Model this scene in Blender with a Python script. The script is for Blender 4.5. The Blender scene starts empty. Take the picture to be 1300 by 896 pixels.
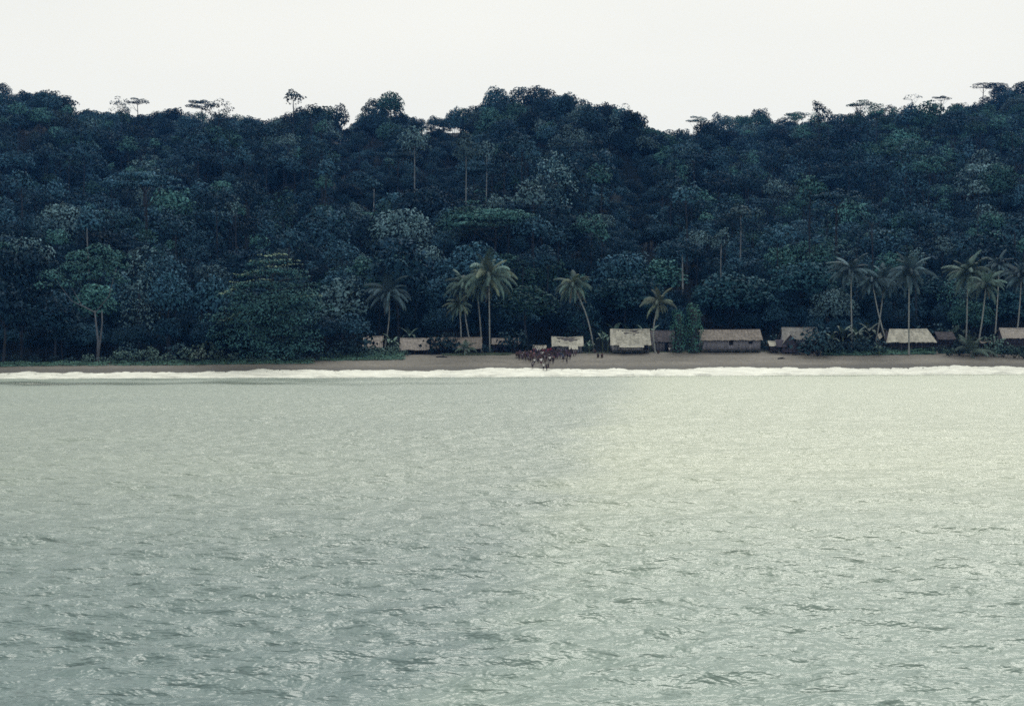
import bpy, math, random
import numpy as np
from mathutils import Vector, Matrix
R = math.radians
sc = bpy.context.scene
C = sc.collection
rnd = random.Random(7)
rng = np.random.default_rng(7)

# ------------------------------------------------------------------ camera
CAM_H = 5.0
F = 1300 * 50 / 36.0                      # focal length in pixels of the 1300 px wide photograph
cd = bpy.data.cameras.new('camera'); cam = bpy.data.objects.new('camera', cd); C.objects.link(cam)
cd.lens = 50; cd.sensor_width = 36; cd.clip_start = 0.5; cd.clip_end = 6000
fwd = Vector((0, math.cos(R(-0.063)), math.sin(R(-0.063))))
right = Vector((1, 0, -0.0043)).normalized(); up = right.cross(fwd).normalized(); right = fwd.cross(up)
cam.matrix_world = Matrix(((right.x, up.x, -fwd.x, 0), (right.y, up.y, -fwd.y, 0), (right.z, up.z, -fwd.z, CAM_H), (0, 0, 0, 1)))
sc.camera = cam

# ------------------------------------------------------------------ sky, sun, exposure
SUN_EL, SUN_AZ = 52.0, 22.0              # veiled, high over the hill, ahead and to the right of the boat
w = bpy.data.worlds.new('World'); sc.world = w; w.use_nodes = True
nt = w.node_tree; bg = nt.nodes['Background']; bg.inputs[1].default_value = 0.1
sky = nt.nodes.new('ShaderNodeTexSky'); sky.sky_type = 'NISHITA'; sky.sun_disc = False
sky.sun_elevation = R(SUN_EL); sky.sun_rotation = R(SUN_AZ)
tc = nt.nodes.new('ShaderNodeTexCoord'); mp = nt.nodes.new('ShaderNodeMapping'); mp.inputs['Scale'].default_value = (1, 1, 3)
nz = nt.nodes.new('ShaderNodeTexNoise'); nz.inputs['Scale'].default_value = 2.2; nz.inputs['Detail'].default_value = 4
nt.links.new(tc.outputs['Generated'], mp.inputs[0]); nt.links.new(mp.outputs[0], nz.inputs[0])
cr = nt.nodes.new('ShaderNodeValToRGB')   # an even, thin, bright overcast
cr.color_ramp.elements[0].position = 0.3; cr.color_ramp.elements[0].color = (9.75, 9.65, 8.8, 1)
cr.color_ramp.elements[1].position = 0.7; cr.color_ramp.elements[1].color = (10.5, 10.3, 9.3, 1)
mx = nt.nodes.new('ShaderNodeMixRGB'); mx.inputs[0].default_value = 0.93
nt.links.new(nz.outputs[0], cr.inputs[0]); nt.links.new(sky.outputs[0], mx.inputs[1]); nt.links.new(cr.outputs[0], mx.inputs[2])
nt.links.new(mx.outputs[0], bg.inputs[0])
sl = bpy.data.lights.new('sun', 'SUN'); sun = bpy.data.objects.new('sun', sl); C.objects.link(sun)
sl.energy = 2.5; sl.angle = R(42); sl.color = (1, 0.96, 0.88)
saz = R(SUN_AZ); sd = Vector((math.sin(saz) * math.cos(R(SUN_EL)), math.cos(saz) * math.cos(R(SUN_EL)), math.sin(R(SUN_EL))))
sun.rotation_euler = sd.to_track_quat('Z', 'Y').to_euler()
sc.view_settings.view_transform = 'Standard'; sc.view_settings.look = 'None'
sc.view_settings.exposure = 0.0; sc.view_settings.gamma = 1
cy = sc.cycles
try:
    sc.render.engine = 'CYCLES'
    cy.max_bounces = 6; cy.diffuse_bounces = 1; cy.glossy_bounces = 2; cy.transmission_bounces = 2; cy.volume_bounces = 0
    cy.filter_width = 1.6
    cy.use_denoising = False; cy.denoiser = 'OPENIMAGEDENOISE'; cy.denoising_input_passes = 'RGB_ALBEDO_NORMAL'
except Exception:
    pass

# ------------------------------------------------------------------ helpers
def hor(px): return 446.0 + 2.8 * (650 - px) / 650.0
def P(px, py, D):
    """world point at distance D (metres along +Y) that the photograph shows at px, py"""
    return Vector(((px - 650) * D / F, D, CAM_H - (py - hor(px)) * D / F))
def to_px(x, y, z):
    px = 650 + x * F / y
    return px, hor(px) - (z - CAM_H) * F / y

def mesh_np(name, verts, faces, mat=None, smooth=False):
    """verts (N,3), faces: (M,k) array or list of arrays"""
    me = bpy.data.meshes.new(name)
    v = np.asarray(verts, dtype=np.float32).reshape(-1, 3)
    fl = faces if isinstance(faces, list) else [faces]
    fl = [np.asarray(f, dtype=np.int32) for f in fl if len(f)]
    me.vertices.add(len(v)); me.vertices.foreach_set('co', v.ravel())
    nl = sum(f.size for f in fl); npz = sum(len(f) for f in fl)
    me.loops.add(nl); me.polygons.add(npz)
    me.loops.foreach_set('vertex_index', np.concatenate([f.ravel() for f in fl]))
    tot = np.concatenate([np.full(len(f), f.shape[1], np.int32) for f in fl])
    st = np.concatenate([[0], np.cumsum(tot)[:-1]]).astype(np.int32)
    me.polygons.foreach_set('loop_start', st); me.polygons.foreach_set('loop_total', tot)
    if smooth: me.polygons.foreach_set('use_smooth', np.ones(npz, bool))
    me.update(calc_edges=True); me.validate()
    if mat: me.materials.append(mat)
    return me

class MB:
    """collects simple solids into one mesh"""
    def __init__(s): s.v = []; s.q = []; s.t = []; s.n = 0; s.ln = []
    def add(s, v, q=(), t=()):
        s.v.append(np.asarray(v, float).reshape(-1, 3))
        if len(q): s.q.append(np.asarray(q, int) + s.n)
        if len(t): s.t.append(np.asarray(t, int) + s.n)
        s.n += len(s.v[-1])
    def hexa(s, p):
        """8 corners: 4 bottom ccw, 4 top ccw"""
        s.add(p, [(0, 3, 2, 1), (4, 5, 6, 7), (0, 1, 5, 4), (1, 2, 6, 5), (2, 3, 7, 6), (3, 0, 4, 7)])
    def box(s, x0, x1, y0, y1, z0, z1, j=0.0):
        p = np.array([(x0, y0, z0), (x1, y0, z0), (x1, y1, z0), (x0, y1, z0), (x0, y0, z1), (x1, y0, z1), (x1, y1, z1), (x0, y1, z1)], float)
        if j: p += rng.uniform(-j, j, p.shape)
        s.hexa(p)
    def tube(s, pts, rad, n=6, cap=True):
        pts = np.asarray(pts, float); m = len(pts); rad = np.broadcast_to(np.asarray(rad, float), (m,))
        rings = []
        for i in range(m):
            d = pts[min(i + 1, m - 1)] - pts[max(i - 1, 0)]; d = d / (np.linalg.norm(d) + 1e-9)
            a = np.array((0, 1, 0)) if abs(d[1]) < 0.9 else np.array((1, 0, 0))
            u = np.cross(d, a); u /= np.linalg.norm(u); v = np.cross(d, u)
            th = np.arange(n) * 2 * math.pi / n
            rings.append(pts[i] + rad[i] * (np.outer(np.cos(th), u) + np.outer(np.sin(th), v)))
        q = []
        for i in range(m - 1):
            for k in range(n):
                q.append((i * n + k, i * n + (k + 1) % n, (i + 1) * n + (k + 1) % n, (i + 1) * n + k))
        vv = np.concatenate(rings); t = []
        if cap:
            c = len(vv); vv = np.vstack([vv, pts[-1]])
            t = [((m - 1) * n + k, (m - 1) * n + (k + 1) % n, c) for k in range(n)]
        s.add(vv, q, t)
    def ell(s, c, r, nu=10, nv=7):
        v = []; q = []; t = []
        for i in range(1, nv):
            a = math.pi * i / nv
            for k in range(nu):
                b = 2 * math.pi * k / nu
                v.append((c[0] + r[0] * math.sin(a) * math.cos(b), c[1] + r[1] * math.sin(a) * math.sin(b), c[2] + r[2] * math.cos(a)))
        for i in range(nv - 2):
            for k in range(nu):
                q.append((i * nu + k, (i + 1) * nu + k, (i + 1) * nu + (k + 1) % nu, i * nu + (k + 1) % nu))
        top = len(v); v.append((c[0], c[1], c[2] + r[2])); bot = len(v); v.append((c[0], c[1], c[2] - r[2]))
        for k in range(nu):
            t.append((k, (k + 1) % nu, top)); t.append(((nv - 2) * nu + (k + 1) % nu, (nv - 2) * nu + k, bot))
        s.add(v, q, t)
    def leaves(s, c, n, size, aspect=0.6, jit=0.6):
        v, q, ln = leaf_cards(c, n, size, aspect, jit); s.add(v, q); s.ln.append(ln)
    def mesh(s, name, mat=None, smooth=False):
        f = []
        if s.q: f.append(np.concatenate(s.q))
        if s.t: f.append(np.concatenate(s.t))
        me = mesh_np(name, np.concatenate(s.v), f, mat, smooth)
        if s.ln:       # every leaf card also knows which way its clump faces
            a = me.attributes.new('facing', 'FLOAT_VECTOR', 'POINT'); a.data.foreach_set('vector', np.concatenate(s.ln).astype(np.float32).ravel())
        return me

def leaf_cards(c, n, size, aspect=0.6, jit=0.6):
    c = np.asarray(c, float); N = len(c)
    n0 = np.asarray(n, float); n0 = n0 / (np.linalg.norm(n0, axis=1, keepdims=True) + 1e-9)
    n = n0 + rng.normal(0, jit, (N, 3)); n /= np.linalg.norm(n, axis=1, keepdims=True) + 1e-9
    a = rng.normal(0, 1, (N, 3)); u = np.cross(n, a); u /= np.linalg.norm(u, axis=1, keepdims=True) + 1e-9
    v = np.cross(n, u)
    sz = np.broadcast_to(np.asarray(size, float), (N,)) * rng.uniform(0.6, 1.35, N)
    u = u * sz[:, None] * 0.5; v = v * (sz * aspect)[:, None] * 0.5
    k = rng.uniform(-0.25, 0.25, (N, 1))
    P4 = np.stack([c - u, c - v + u * k + n * (sz * 0.08)[:, None], c + u, c + v + u * k + n * (sz * 0.08)[:, None]], 1)
    q = np.arange(N * 4).reshape(N, 4)
    ln = n0 + 0.28 * n; ln /= np.linalg.norm(ln, axis=1, keepdims=True) + 1e-9
    return P4.reshape(-1, 3), q, np.repeat(ln, 4, 0)

def link(o, parent=None):
    C.objects.link(o)
    if parent is not None: o.parent = parent
    return o
def part(name, me, parent, mat=None, label=None, kind=None):
    o = bpy.data.objects.new(name, me); link(o, parent)
    if mat and not len(me.materials): me.materials.append(mat)
    if label: o['label'] = label
    if kind: o['kind'] = kind
    return o
def thing(name, label, cat, loc, rz=0.0, group=None, s=1.0):
    o = bpy.data.objects.new(name, None); link(o); o.location = loc; o.rotation_euler = (0, 0, rz)
    o.empty_display_size = 0.5; o.scale = (s, s, s)
    o['label'] = label; o['category'] = cat
    if group: o['group'] = group
    return o
def solo(name, me, label, cat, group=None, kind=None):
    o = bpy.data.objects.new(name, me); link(o)
    if kind: o['kind'] = kind
    if label: o['label'] = label
    if cat: o['category'] = cat
    if group: o['group'] = group
    return o

# ------------------------------------------------------------------ materials
def mat(name, col, rough=0.8, spec=0.3, noise=None, bump=None, metal=0):
    """noise=(scale, amount, (sx,sy,sz)); bump=(scale, strength, dist)"""
    m = bpy.data.materials.new(name); m.use_nodes = True
    t = m.node_tree; b = t.nodes['Principled BSDF']
    b.inputs['Roughness'].default_value = rough; b.inputs['Specular IOR Level'].default_value = spec
    b.inputs['Base Color'].default_value = (*col, 1)
    co = t.nodes.new('ShaderNodeTexCoord')
    if noise:
        mp = t.nodes.new('ShaderNodeMapping'); mp.inputs['Scale'].default_value = noise[2] if len(noise) > 2 else (1, 1, 1)
        n = t.nodes.new('ShaderNodeTexNoise'); n.inputs['Scale'].default_value = noise[0]; n.inputs['Detail'].default_value = 5
        t.links.new(co.outputs['Object'], mp.inputs[0]); t.links.new(mp.outputs[0], n.inputs[0])
        r = t.nodes.new('ShaderNodeValToRGB'); a = noise[1]
        r.color_ramp.elements[0].position = 0.3; r.color_ramp.elements[0].color = tuple(c * (1 - a) for c in col) + (1,)
        r.color_ramp.elements[1].position = 0.7; r.color_ramp.elements[1].color = tuple(min(1, c * (1 + a)) for c in col) + (1,)
        t.links.new(n.outputs[0], r.inputs[0])
        oi = t.nodes.new('ShaderNodeObjectInfo'); mr = t.nodes.new('ShaderNodeMapRange')
        mr.inputs['To Min'].default_value = 0.88; mr.inputs['To Max'].default_value = 1.12
        t.links.new(oi.outputs['Random'], mr.inputs[0])
        vm = t.nodes.new('ShaderNodeVectorMath'); vm.operation = 'SCALE'
        t.links.new(r.outputs[0], vm.inputs[0]); t.links.new(mr.outputs[0], vm.inputs['Scale'])
        t.links.new(vm.outputs[0], b.inputs['Base Color'])
    if bump:
        n2 = t.nodes.new('ShaderNodeTexNoise'); n2.inputs['Scale'].default_value = bump[0]; n2.inputs['Detail'].default_value = 4
        t.links.new(co.outputs['Object'], n2.inputs[0])
        bm = t.nodes.new('ShaderNodeBump'); bm.inputs['Strength'].default_value = bump[1]; bm.inputs['Distance'].default_value = bump[2]
        t.links.new(n2.outputs[0], bm.inputs['Height']); t.links.new(bm.outputs[0], b.inputs['Normal'])
    return m

def leaf_mat(name, spec=0.06, clump=True):
    """colour comes from the object (species), varied by clump and by tree"""
    m = bpy.data.materials.new(name); m.use_nodes = True
    t = m.node_tree; b = t.nodes['Principled BSDF']
    b.inputs['Roughness'].default_value = 0.75; b.inputs['Specular IOR Level'].default_value = spec
    oi = t.nodes.new('ShaderNodeObjectInfo'); co = t.nodes.new('ShaderNodeTexCoord')
    n = t.nodes.new('ShaderNodeTexNoise'); n.inputs['Scale'].default_value = 0.35; n.inputs['Detail'].default_value = 3
    t.links.new(co.outputs['Object'], n.inputs[0])
    n3 = t.nodes.new('ShaderNodeTexWhiteNoise'); gq = t.nodes.new('ShaderNodeVectorMath'); gq.operation = 'SNAP'; gq.inputs[1].default_value = (0.45, 0.45, 0.45)
    t.links.new(co.outputs['Object'], gq.inputs[0]); t.links.new(gq.outputs[0], n3.inputs[0])
    a = t.nodes.new('ShaderNodeMapRange'); a.inputs[1].default_value = 0.3; a.inputs[2].default_value = 0.7; a.inputs['To Min'].default_value = 0.55; a.inputs['To Max'].default_value = 1.5
    t.links.new(n.outputs[0], a.inputs[0])
    d = t.nodes.new('ShaderNodeMapRange'); d.inputs['To Min'].default_value = 0.84; d.inputs['To Max'].default_value = 1.18
    t.links.new(n3.outputs[0], d.inputs[0])
    c = t.nodes.new('ShaderNodeMapRange'); c.inputs['To Min'].default_value = 0.5; c.inputs['To Max'].default_value = 1.55
    t.links.new(oi.outputs['Random'], c.inputs[0])
    m1 = t.nodes.new('ShaderNodeMath'); m1.operation = 'MULTIPLY'; t.links.new(a.outputs[0], m1.inputs[0]); t.links.new(c.outputs[0], m1.inputs[1])
    m2 = t.nodes.new('ShaderNodeMath'); m2.operation = 'MULTIPLY'; t.links.new(m1.outputs[0], m2.inputs[0]); t.links.new(d.outputs[0], m2.inputs[1])
    v = t.nodes.new('ShaderNodeVectorMath'); v.operation = 'SCALE'
    ia = t.nodes.new('ShaderNodeAttribute'); ia.attribute_type = 'INSTANCER'; ia.attribute_name = 'tint'
    ca = t.nodes.new('ShaderNodeVectorMath'); ca.operation = 'ADD'; t.links.new(oi.outputs['Color'], ca.inputs[0]); t.links.new(ia.outputs['Color'], ca.inputs[1])
    t.links.new(ca.outputs[0], v.inputs[0]); t.links.new(m2.outputs[0], v.inputs['Scale'])
    hs = t.nodes.new('ShaderNodeHueSaturation'); hm = t.nodes.new('ShaderNodeMapRange'); hm.inputs['To Min'].default_value = 0.47; hm.inputs['To Max'].default_value = 0.53
    t.links.new(n.outputs[0], hm.inputs[0]); t.links.new(hm.outputs[0], hs.inputs['Hue']); t.links.new(v.outputs[0], hs.inputs['Color'])
    t.links.new(hs.outputs[0], b.inputs['Base Color'])
    if clump:
        fa = t.nodes.new('ShaderNodeAttribute'); fa.attribute_name = 'facing'
        vt = t.nodes.new('ShaderNodeVectorTransform'); vt.vector_type = 'NORMAL'; vt.convert_from = 'OBJECT'; vt.convert_to = 'WORLD'
        t.links.new(fa.outputs['Vector'], vt.inputs[0]); t.links.new(vt.outputs[0], b.inputs['Normal'])
    return m
LEAF = leaf_mat('leaf')
FROND = leaf_mat('palm_frond', 0.25, False)
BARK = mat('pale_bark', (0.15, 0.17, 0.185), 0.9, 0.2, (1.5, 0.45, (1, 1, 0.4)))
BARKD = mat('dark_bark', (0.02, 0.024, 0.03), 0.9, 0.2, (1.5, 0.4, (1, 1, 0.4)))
PALMB = mat('palm_bark', (0.21, 0.23, 0.23), 0.9, 0.2, (2.5, 0.35, (1, 1, 3)))
# leaf colours (species); the green of this film is a cold one
TINT = {'dark': (0.010, 0.034, 0.055), 'blue': (0.025, 0.072, 0.108), 'green': (0.040, 0.118, 0.118), 'grey': (0.072, 0.136, 0.160)}
TWORD = {'dark': 'dark', 'blue': 'blue-green', 'green': 'mid-green', 'grey': 'pale grey-green'}

# ------------------------------------------------------------------ ground
def shore(x): return 283 + 0.09 * x + 1.2 * np.sin(x * 0.045 + 1.0) + 0.5 * np.sin(x * 0.17)
# skyline of the photograph: px, py
SKY = [(-200, 100), (0, 107), (50, 114), (100, 133), (160, 134), (200, 142), (250, 142), (300, 150), (350, 148), (400, 144), (440, 140), (500, 141), (550, 134),
       (600, 131), (630, 118), (660, 114), (700, 112), (740, 126), (800, 132), (850, 150), (875, 158), (900, 152), (940, 142), (1000, 146), (1050, 141),
       (1090, 139), (1130, 137), (1200, 128), (1230, 120), (1270, 110), (1300, 113), (1450, 96)]
RX = [(-600, 700), (-60, 700), (-20, 625), (72, 625), (112, 760), (600, 760)]
def ridge_y(x): return np.interp(x, [a for a, b in RX], [b for a, b in RX])
_rx, _rz = [], []
RCOR = [(-200, 2), (50, 3), (100, 0), (160, 6), (200, 0), (350, 4), (400, 8), (440, 10), (500, 4), (550, -2), (600, 2), (660, 6), (700, 6), (740, 8), (800, 24), (850, 20), (875, 20), (900, 12), (940, 0), (1050, 10), (1200, 4), (1235, 6), (1300, -6)]
for px, py in SKY:
    py = py + float(np.interp(px, [a for a, b in RCOR], [b for a, b in RCOR]))
    for _ in range(1):
        Rr = 700.0
        for it in range(20): Rr = 0.5 * Rr + 0.5 * float(ridge_y((px - 650) * Rr / F))
    _rx.append((px - 650) * Rr / F); _rz.append(CAM_H + (hor(px) - py) * Rr / F - 13.0)
_o = np.argsort(_rx); _rx = np.array(_rx)[_o]; _rz = np.array(_rz)[_o]
_rx = np.concatenate([[-900, -480], _rx, [520, 900]]); _rz = np.concatenate([[110, 125], _rz, [150, 120]])
def ridge_z(x): return np.interp(x, _rx, _rz)
def fbm(x, y, s, seed=0):
    r = 0
    for k in range(4):
        a = seed * 1.7 + k * 2.1; f = 2 ** k / s
        r = r + 0.5 ** k * np.sin((x * math.cos(a) + y * math.sin(a)) * f * 6.28 + a * 3) * np.cos((x * math.sin(a * 1.3) - y * math.cos(a * 1.3)) * f * 5.1 + a)
    return r
def ground(x, y):
    x = np.asarray(x, float); y = np.asarray(y, float)
    t = y - shore(x)
    B = np.interp(x, [-110, -62, -30, 60, 140], [2.6, 2.9, 4.3, 4.7, 4.9])
    W = np.interp(x, [-110, -62, -30, 60, 140], [15, 16, 24, 27, 27])
    u = np.clip(t / W, 0, 1)
    z = B * (u * 1.12 - 0.12 * u ** 3) + np.where(t < 0, np.maximum(t * 0.1, -5), 0)
    z = z + 0.05 * fbm(x, y, 9, 2) * np.clip(t / 6, 0, 1)
    z = z + np.clip(t - W, 0, 40) * 0.03
    y0 = shore(x) + 46
    Ry = ridge_y(x); s = np.clip((y - y0) / (Ry - y0), 0, 1); rz = ridge_z(x)
    zb = B + 1.2
    prof = 0.9 * s + 0.1 * np.sin(s * math.pi / 2)
    g = (11 * fbm(x + 20 * np.sin(y / 90.0), y * 0.35, 95, 1) + 5 * fbm(x, y, 60, 5)) * np.sin(math.pi * s)
    zz = zb + (rz - zb) * prof + g
    z = np.where(y > y0, np.maximum(zz, z), z)
    back = np.clip(y - Ry, 0, 3000)
    z = np.where(back > 0, rz - 0.35 * back + 0.0 * z, z)
    z = np.where(back > 0, np.maximum(z, 12), z)
    return z
def gz(x, y): return float(ground(x, y))

def axis(segs):
    out = []
    for a, b, n in segs: out.append(np.linspace(a, b, n, endpoint=False))
    return np.concatenate(out + [np.array([segs[-1][1]])])
def grid_mesh(name, xs, ys, zf, m, smooth=True):
    X, Y = np.meshgrid(xs, ys); Z = zf(X, Y)
    v = np.stack([X, Y, Z], -1).reshape(-1, 3); nx, ny = len(xs), len(ys)
    i = np.arange(nx * ny).reshape(ny, nx)
    q = np.stack([i[:-1, :-1], i[:-1, 1:], i[1:, 1:], i[1:, :-1]], -1).reshape(-1, 4)
    return mesh_np(name, v, q, m, smooth)

# sand, turning to dark forest soil inland
def ground_mat():
    m = bpy.data.materials.new('sand_and_soil'); m.use_nodes = True; t = m.node_tree; b = t.nodes['Principled BSDF']
    b.inputs['Roughness'].default_value = 0.9; b.inputs['Specular IOR Level'].default_value = 0.2
    co = t.nodes.new('ShaderNodeTexCoord')
    def noise(scale, sx=(1, 1, 1), det=5):
        mp = t.nodes.new('ShaderNodeMapping'); mp.inputs['Scale'].default_value = sx; n = t.nodes.new('ShaderNodeTexNoise')
        n.inputs['Scale'].default_value = scale; n.inputs['Detail'].default_value = det
        t.links.new(co.outputs['Object'], mp.inputs[0]); t.links.new(mp.outputs[0], n.inputs[0]); return n
    n1 = noise(0.25, (0.25, 1, 1)); n2 = noise(2.0)
    r = t.nodes.new('ShaderNodeValToRGB'); e = r.color_ramp.elements
    e[0].position = 0.32; e[0].color = (0.122, 0.117, 0.105, 1); e[1].position = 0.68; e[1].color = (0.178, 0.171, 0.152, 1)
    t.links.new(n1.outputs[0], r.inputs[0])
    r2 = t.nodes.new('ShaderNodeValToRGB'); e = r2.color_ramp.elements
    e[0].position = 0.35; e[0].color = (0.78, 0.78, 0.78, 1); e[1].position = 0.6; e[1].color = (1.08, 1.08, 1.08, 1)
    t.links.new(n2.outputs[0], r2.inputs[0])
    mu = t.nodes.new('ShaderNodeMixRGB'); mu.blend_type = 'MULTIPLY'; mu.inputs[0].default_value = 1
    t.links.new(r.outputs[0], mu.inputs[1]); t.links.new(r2.outputs[0], mu.inputs[2])
    # attribute 'soil': 0 on the beach, 1 under the trees
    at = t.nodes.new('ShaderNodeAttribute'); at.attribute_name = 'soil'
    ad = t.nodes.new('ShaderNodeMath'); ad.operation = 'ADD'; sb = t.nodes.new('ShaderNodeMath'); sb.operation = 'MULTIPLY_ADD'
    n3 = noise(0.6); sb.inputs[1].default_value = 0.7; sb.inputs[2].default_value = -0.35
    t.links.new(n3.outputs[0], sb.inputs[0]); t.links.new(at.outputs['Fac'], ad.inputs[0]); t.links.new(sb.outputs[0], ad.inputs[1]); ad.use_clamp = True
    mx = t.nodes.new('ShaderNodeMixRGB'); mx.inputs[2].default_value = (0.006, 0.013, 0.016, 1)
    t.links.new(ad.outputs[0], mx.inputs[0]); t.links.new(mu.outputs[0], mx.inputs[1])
    # attribute 'wet': sand darkened where the swash reaches
    aw = t.nodes.new('ShaderNodeAttribute'); aw.attribute_name = 'wet'
    mw = t.nodes.new('ShaderNodeMixRGB'); mw.inputs[2].default_value = (0.085, 0.086, 0.082, 1)
    t.links.new(aw.outputs['Fac'], mw.inputs[0]); t.links.new(mx.outputs[0], mw.inputs[1])
    t.links.new(mw.outputs[0], b.inputs['Base Color'])
    bm = t.nodes.new('ShaderNodeBump'); bm.inputs['Distance'].default_value = 0.1; bm.inputs['Strength'].default_value = 0.6
    t.links.new(n2.outputs[0], bm.inputs['Height']); t.links.new(bm.outputs[0], b.inputs['Normal'])
    return m
xs = axis([(-2500, -620, 20), (-620, -140, 60), (-140, 160, 260), (160, 640, 60), (640, 2500, 20)])
ys = axis([(-400, 230, 12), (230, 262, 12), (262, 345, 84), (345, 800, 110), (800, 1000, 16), (1000, 5000, 16)])
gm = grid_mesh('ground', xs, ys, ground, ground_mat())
co = np.empty(len(gm.vertices) * 3, np.float32); gm.vertices.foreach_get('co', co); co = co.reshape(-1, 3)
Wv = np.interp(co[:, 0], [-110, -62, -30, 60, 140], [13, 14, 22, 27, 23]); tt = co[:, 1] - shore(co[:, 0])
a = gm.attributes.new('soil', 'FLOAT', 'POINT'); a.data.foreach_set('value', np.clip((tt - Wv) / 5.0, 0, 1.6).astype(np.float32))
a = gm.attributes.new('wet', 'FLOAT', 'POINT'); a.data.foreach_set('value', (0.8 * np.clip(1 - (tt - 8.5) / 2.5, 0, 1)).astype(np.float32))
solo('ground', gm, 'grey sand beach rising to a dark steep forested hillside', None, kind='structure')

# ------------------------------------------------------------------ sea
def water_mat():
    m = bpy.data.materials.new('sea_water'); m.use_nodes = True; t = m.node_tree; b = t.nodes['Principled BSDF']
    b.inputs['Roughness'].default_value = 0.12; b.inputs['IOR'].default_value = 1.333
    b.inputs['Specular IOR Level'].default_value = 0.7
    co = t.nodes.new('ShaderNodeTexCoord')
    def noise(scale, sx, det=4, rot=0.0, rough=0.5):
        mp = t.nodes.new('ShaderNodeMapping'); mp.inputs['Scale'].default_value = sx; mp.inputs['Rotation'].default_value = (0, 0, rot)
        n = t.nodes.new('ShaderNodeTexNoise')
        n.inputs['Scale'].default_value = scale; n.inputs['Detail'].default_value = det; n.inputs['Roughness'].default_value = rough
        t.links.new(co.outputs['Object'], mp.inputs[0]); t.links.new(mp.outputs[0], n.inputs[0]); return n
    # silty water: broad patches of clearer and milkier water
    n0 = noise(0.03, (0.6, 1, 1), 5)
    sep = t.nodes.new('ShaderNodeSeparateXYZ'); t.links.new(co.outputs['Object'], sep.inputs[0])
    # paler, warmer base colour on the +X side of a line running seaward
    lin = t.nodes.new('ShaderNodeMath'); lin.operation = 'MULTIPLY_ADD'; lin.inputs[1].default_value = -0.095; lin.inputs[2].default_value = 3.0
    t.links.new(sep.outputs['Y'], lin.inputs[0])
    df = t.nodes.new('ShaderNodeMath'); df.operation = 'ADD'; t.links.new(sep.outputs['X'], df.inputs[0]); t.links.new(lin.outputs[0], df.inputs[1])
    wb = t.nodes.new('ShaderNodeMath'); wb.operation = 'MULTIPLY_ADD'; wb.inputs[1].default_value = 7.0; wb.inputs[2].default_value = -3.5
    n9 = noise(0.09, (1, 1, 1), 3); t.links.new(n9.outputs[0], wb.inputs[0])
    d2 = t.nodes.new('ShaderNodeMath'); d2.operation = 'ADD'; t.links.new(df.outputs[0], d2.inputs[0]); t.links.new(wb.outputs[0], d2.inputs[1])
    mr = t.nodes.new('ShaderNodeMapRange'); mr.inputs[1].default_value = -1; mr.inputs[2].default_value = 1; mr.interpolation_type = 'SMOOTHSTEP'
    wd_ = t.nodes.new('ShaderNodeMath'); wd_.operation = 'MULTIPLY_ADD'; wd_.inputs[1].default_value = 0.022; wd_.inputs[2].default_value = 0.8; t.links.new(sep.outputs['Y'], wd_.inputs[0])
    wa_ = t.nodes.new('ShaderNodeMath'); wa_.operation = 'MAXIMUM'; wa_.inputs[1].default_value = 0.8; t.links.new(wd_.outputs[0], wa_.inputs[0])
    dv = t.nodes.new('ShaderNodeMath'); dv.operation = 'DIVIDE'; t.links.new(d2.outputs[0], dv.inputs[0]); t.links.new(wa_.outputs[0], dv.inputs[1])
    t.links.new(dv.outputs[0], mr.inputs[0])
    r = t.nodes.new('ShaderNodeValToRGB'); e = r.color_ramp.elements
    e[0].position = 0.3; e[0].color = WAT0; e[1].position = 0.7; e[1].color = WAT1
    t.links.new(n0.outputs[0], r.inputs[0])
    mx = t.nodes.new('ShaderNodeMixRGB'); mx.inputs[2].default_value = WAT_PALE
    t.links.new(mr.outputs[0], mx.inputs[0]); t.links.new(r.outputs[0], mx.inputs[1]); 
    # base colour darker and bluer at low Y, far from the shore
    off = t.nodes.new('ShaderNodeMapRange'); off.inputs[1].default_value = 18; off.inputs[2].default_value = 65; off.interpolation_type = 'SMOOTHSTEP'
    t.links.new(sep.outputs['Y'], off.inputs[0])
    cl = t.nodes.new('ShaderNodeMixRGB'); cl.blend_type = 'MULTIPLY'; cl.inputs[0].default_value = 1
    fr_ = t.nodes.new('ShaderNodeMixRGB'); fr_.inputs[1].default_value = (0.55, 0.66, 0.77, 1); fr_.inputs[2].default_value = (1, 1, 1, 1)
    t.links.new(off.outputs[0], fr_.inputs[0]); t.links.new(mx.outputs[0], cl.inputs[1]); t.links.new(fr_.outputs[0], cl.inputs[2])
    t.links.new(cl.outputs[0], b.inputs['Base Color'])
    rf = t.nodes.new('ShaderNodeMapRange'); rf.inputs[1].default_value = 90; rf.inputs[2].default_value = 230; rf.inputs['To Min'].default_value = 0.31; rf.inputs['To Max'].default_value = 0.42
    t.links.new(sep.outputs['Y'], rf.inputs[0])      # ripples too small to see from here, as gloss
    cs_ = t.nodes.new('ShaderNodeAttribute'); cs_.attribute_name = 'slick'; rm_ = t.nodes.new('ShaderNodeMix'); rm_.inputs[3].default_value = 0.03
    t.links.new(cs_.outputs['Fac'], rm_.inputs[0]); t.links.new(rf.outputs[0], rm_.inputs[2]); t.links.new(rm_.outputs[0], b.inputs['Roughness'])
    a1 = noise(1.45, (0.6, 1, 1), 4, 0.15, 0.55); a2 = noise(6.0, (0.7, 1, 1), 3, -0.3)
    b1 = t.nodes.new('ShaderNodeBump'); b1.inputs['Strength'].default_value = 1; b1.inputs['Distance'].default_value = 0.5
    b2 = t.nodes.new('ShaderNodeBump'); b2.inputs['Strength'].default_value = 1; b2.inputs['Distance'].default_value = 0.03
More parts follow.
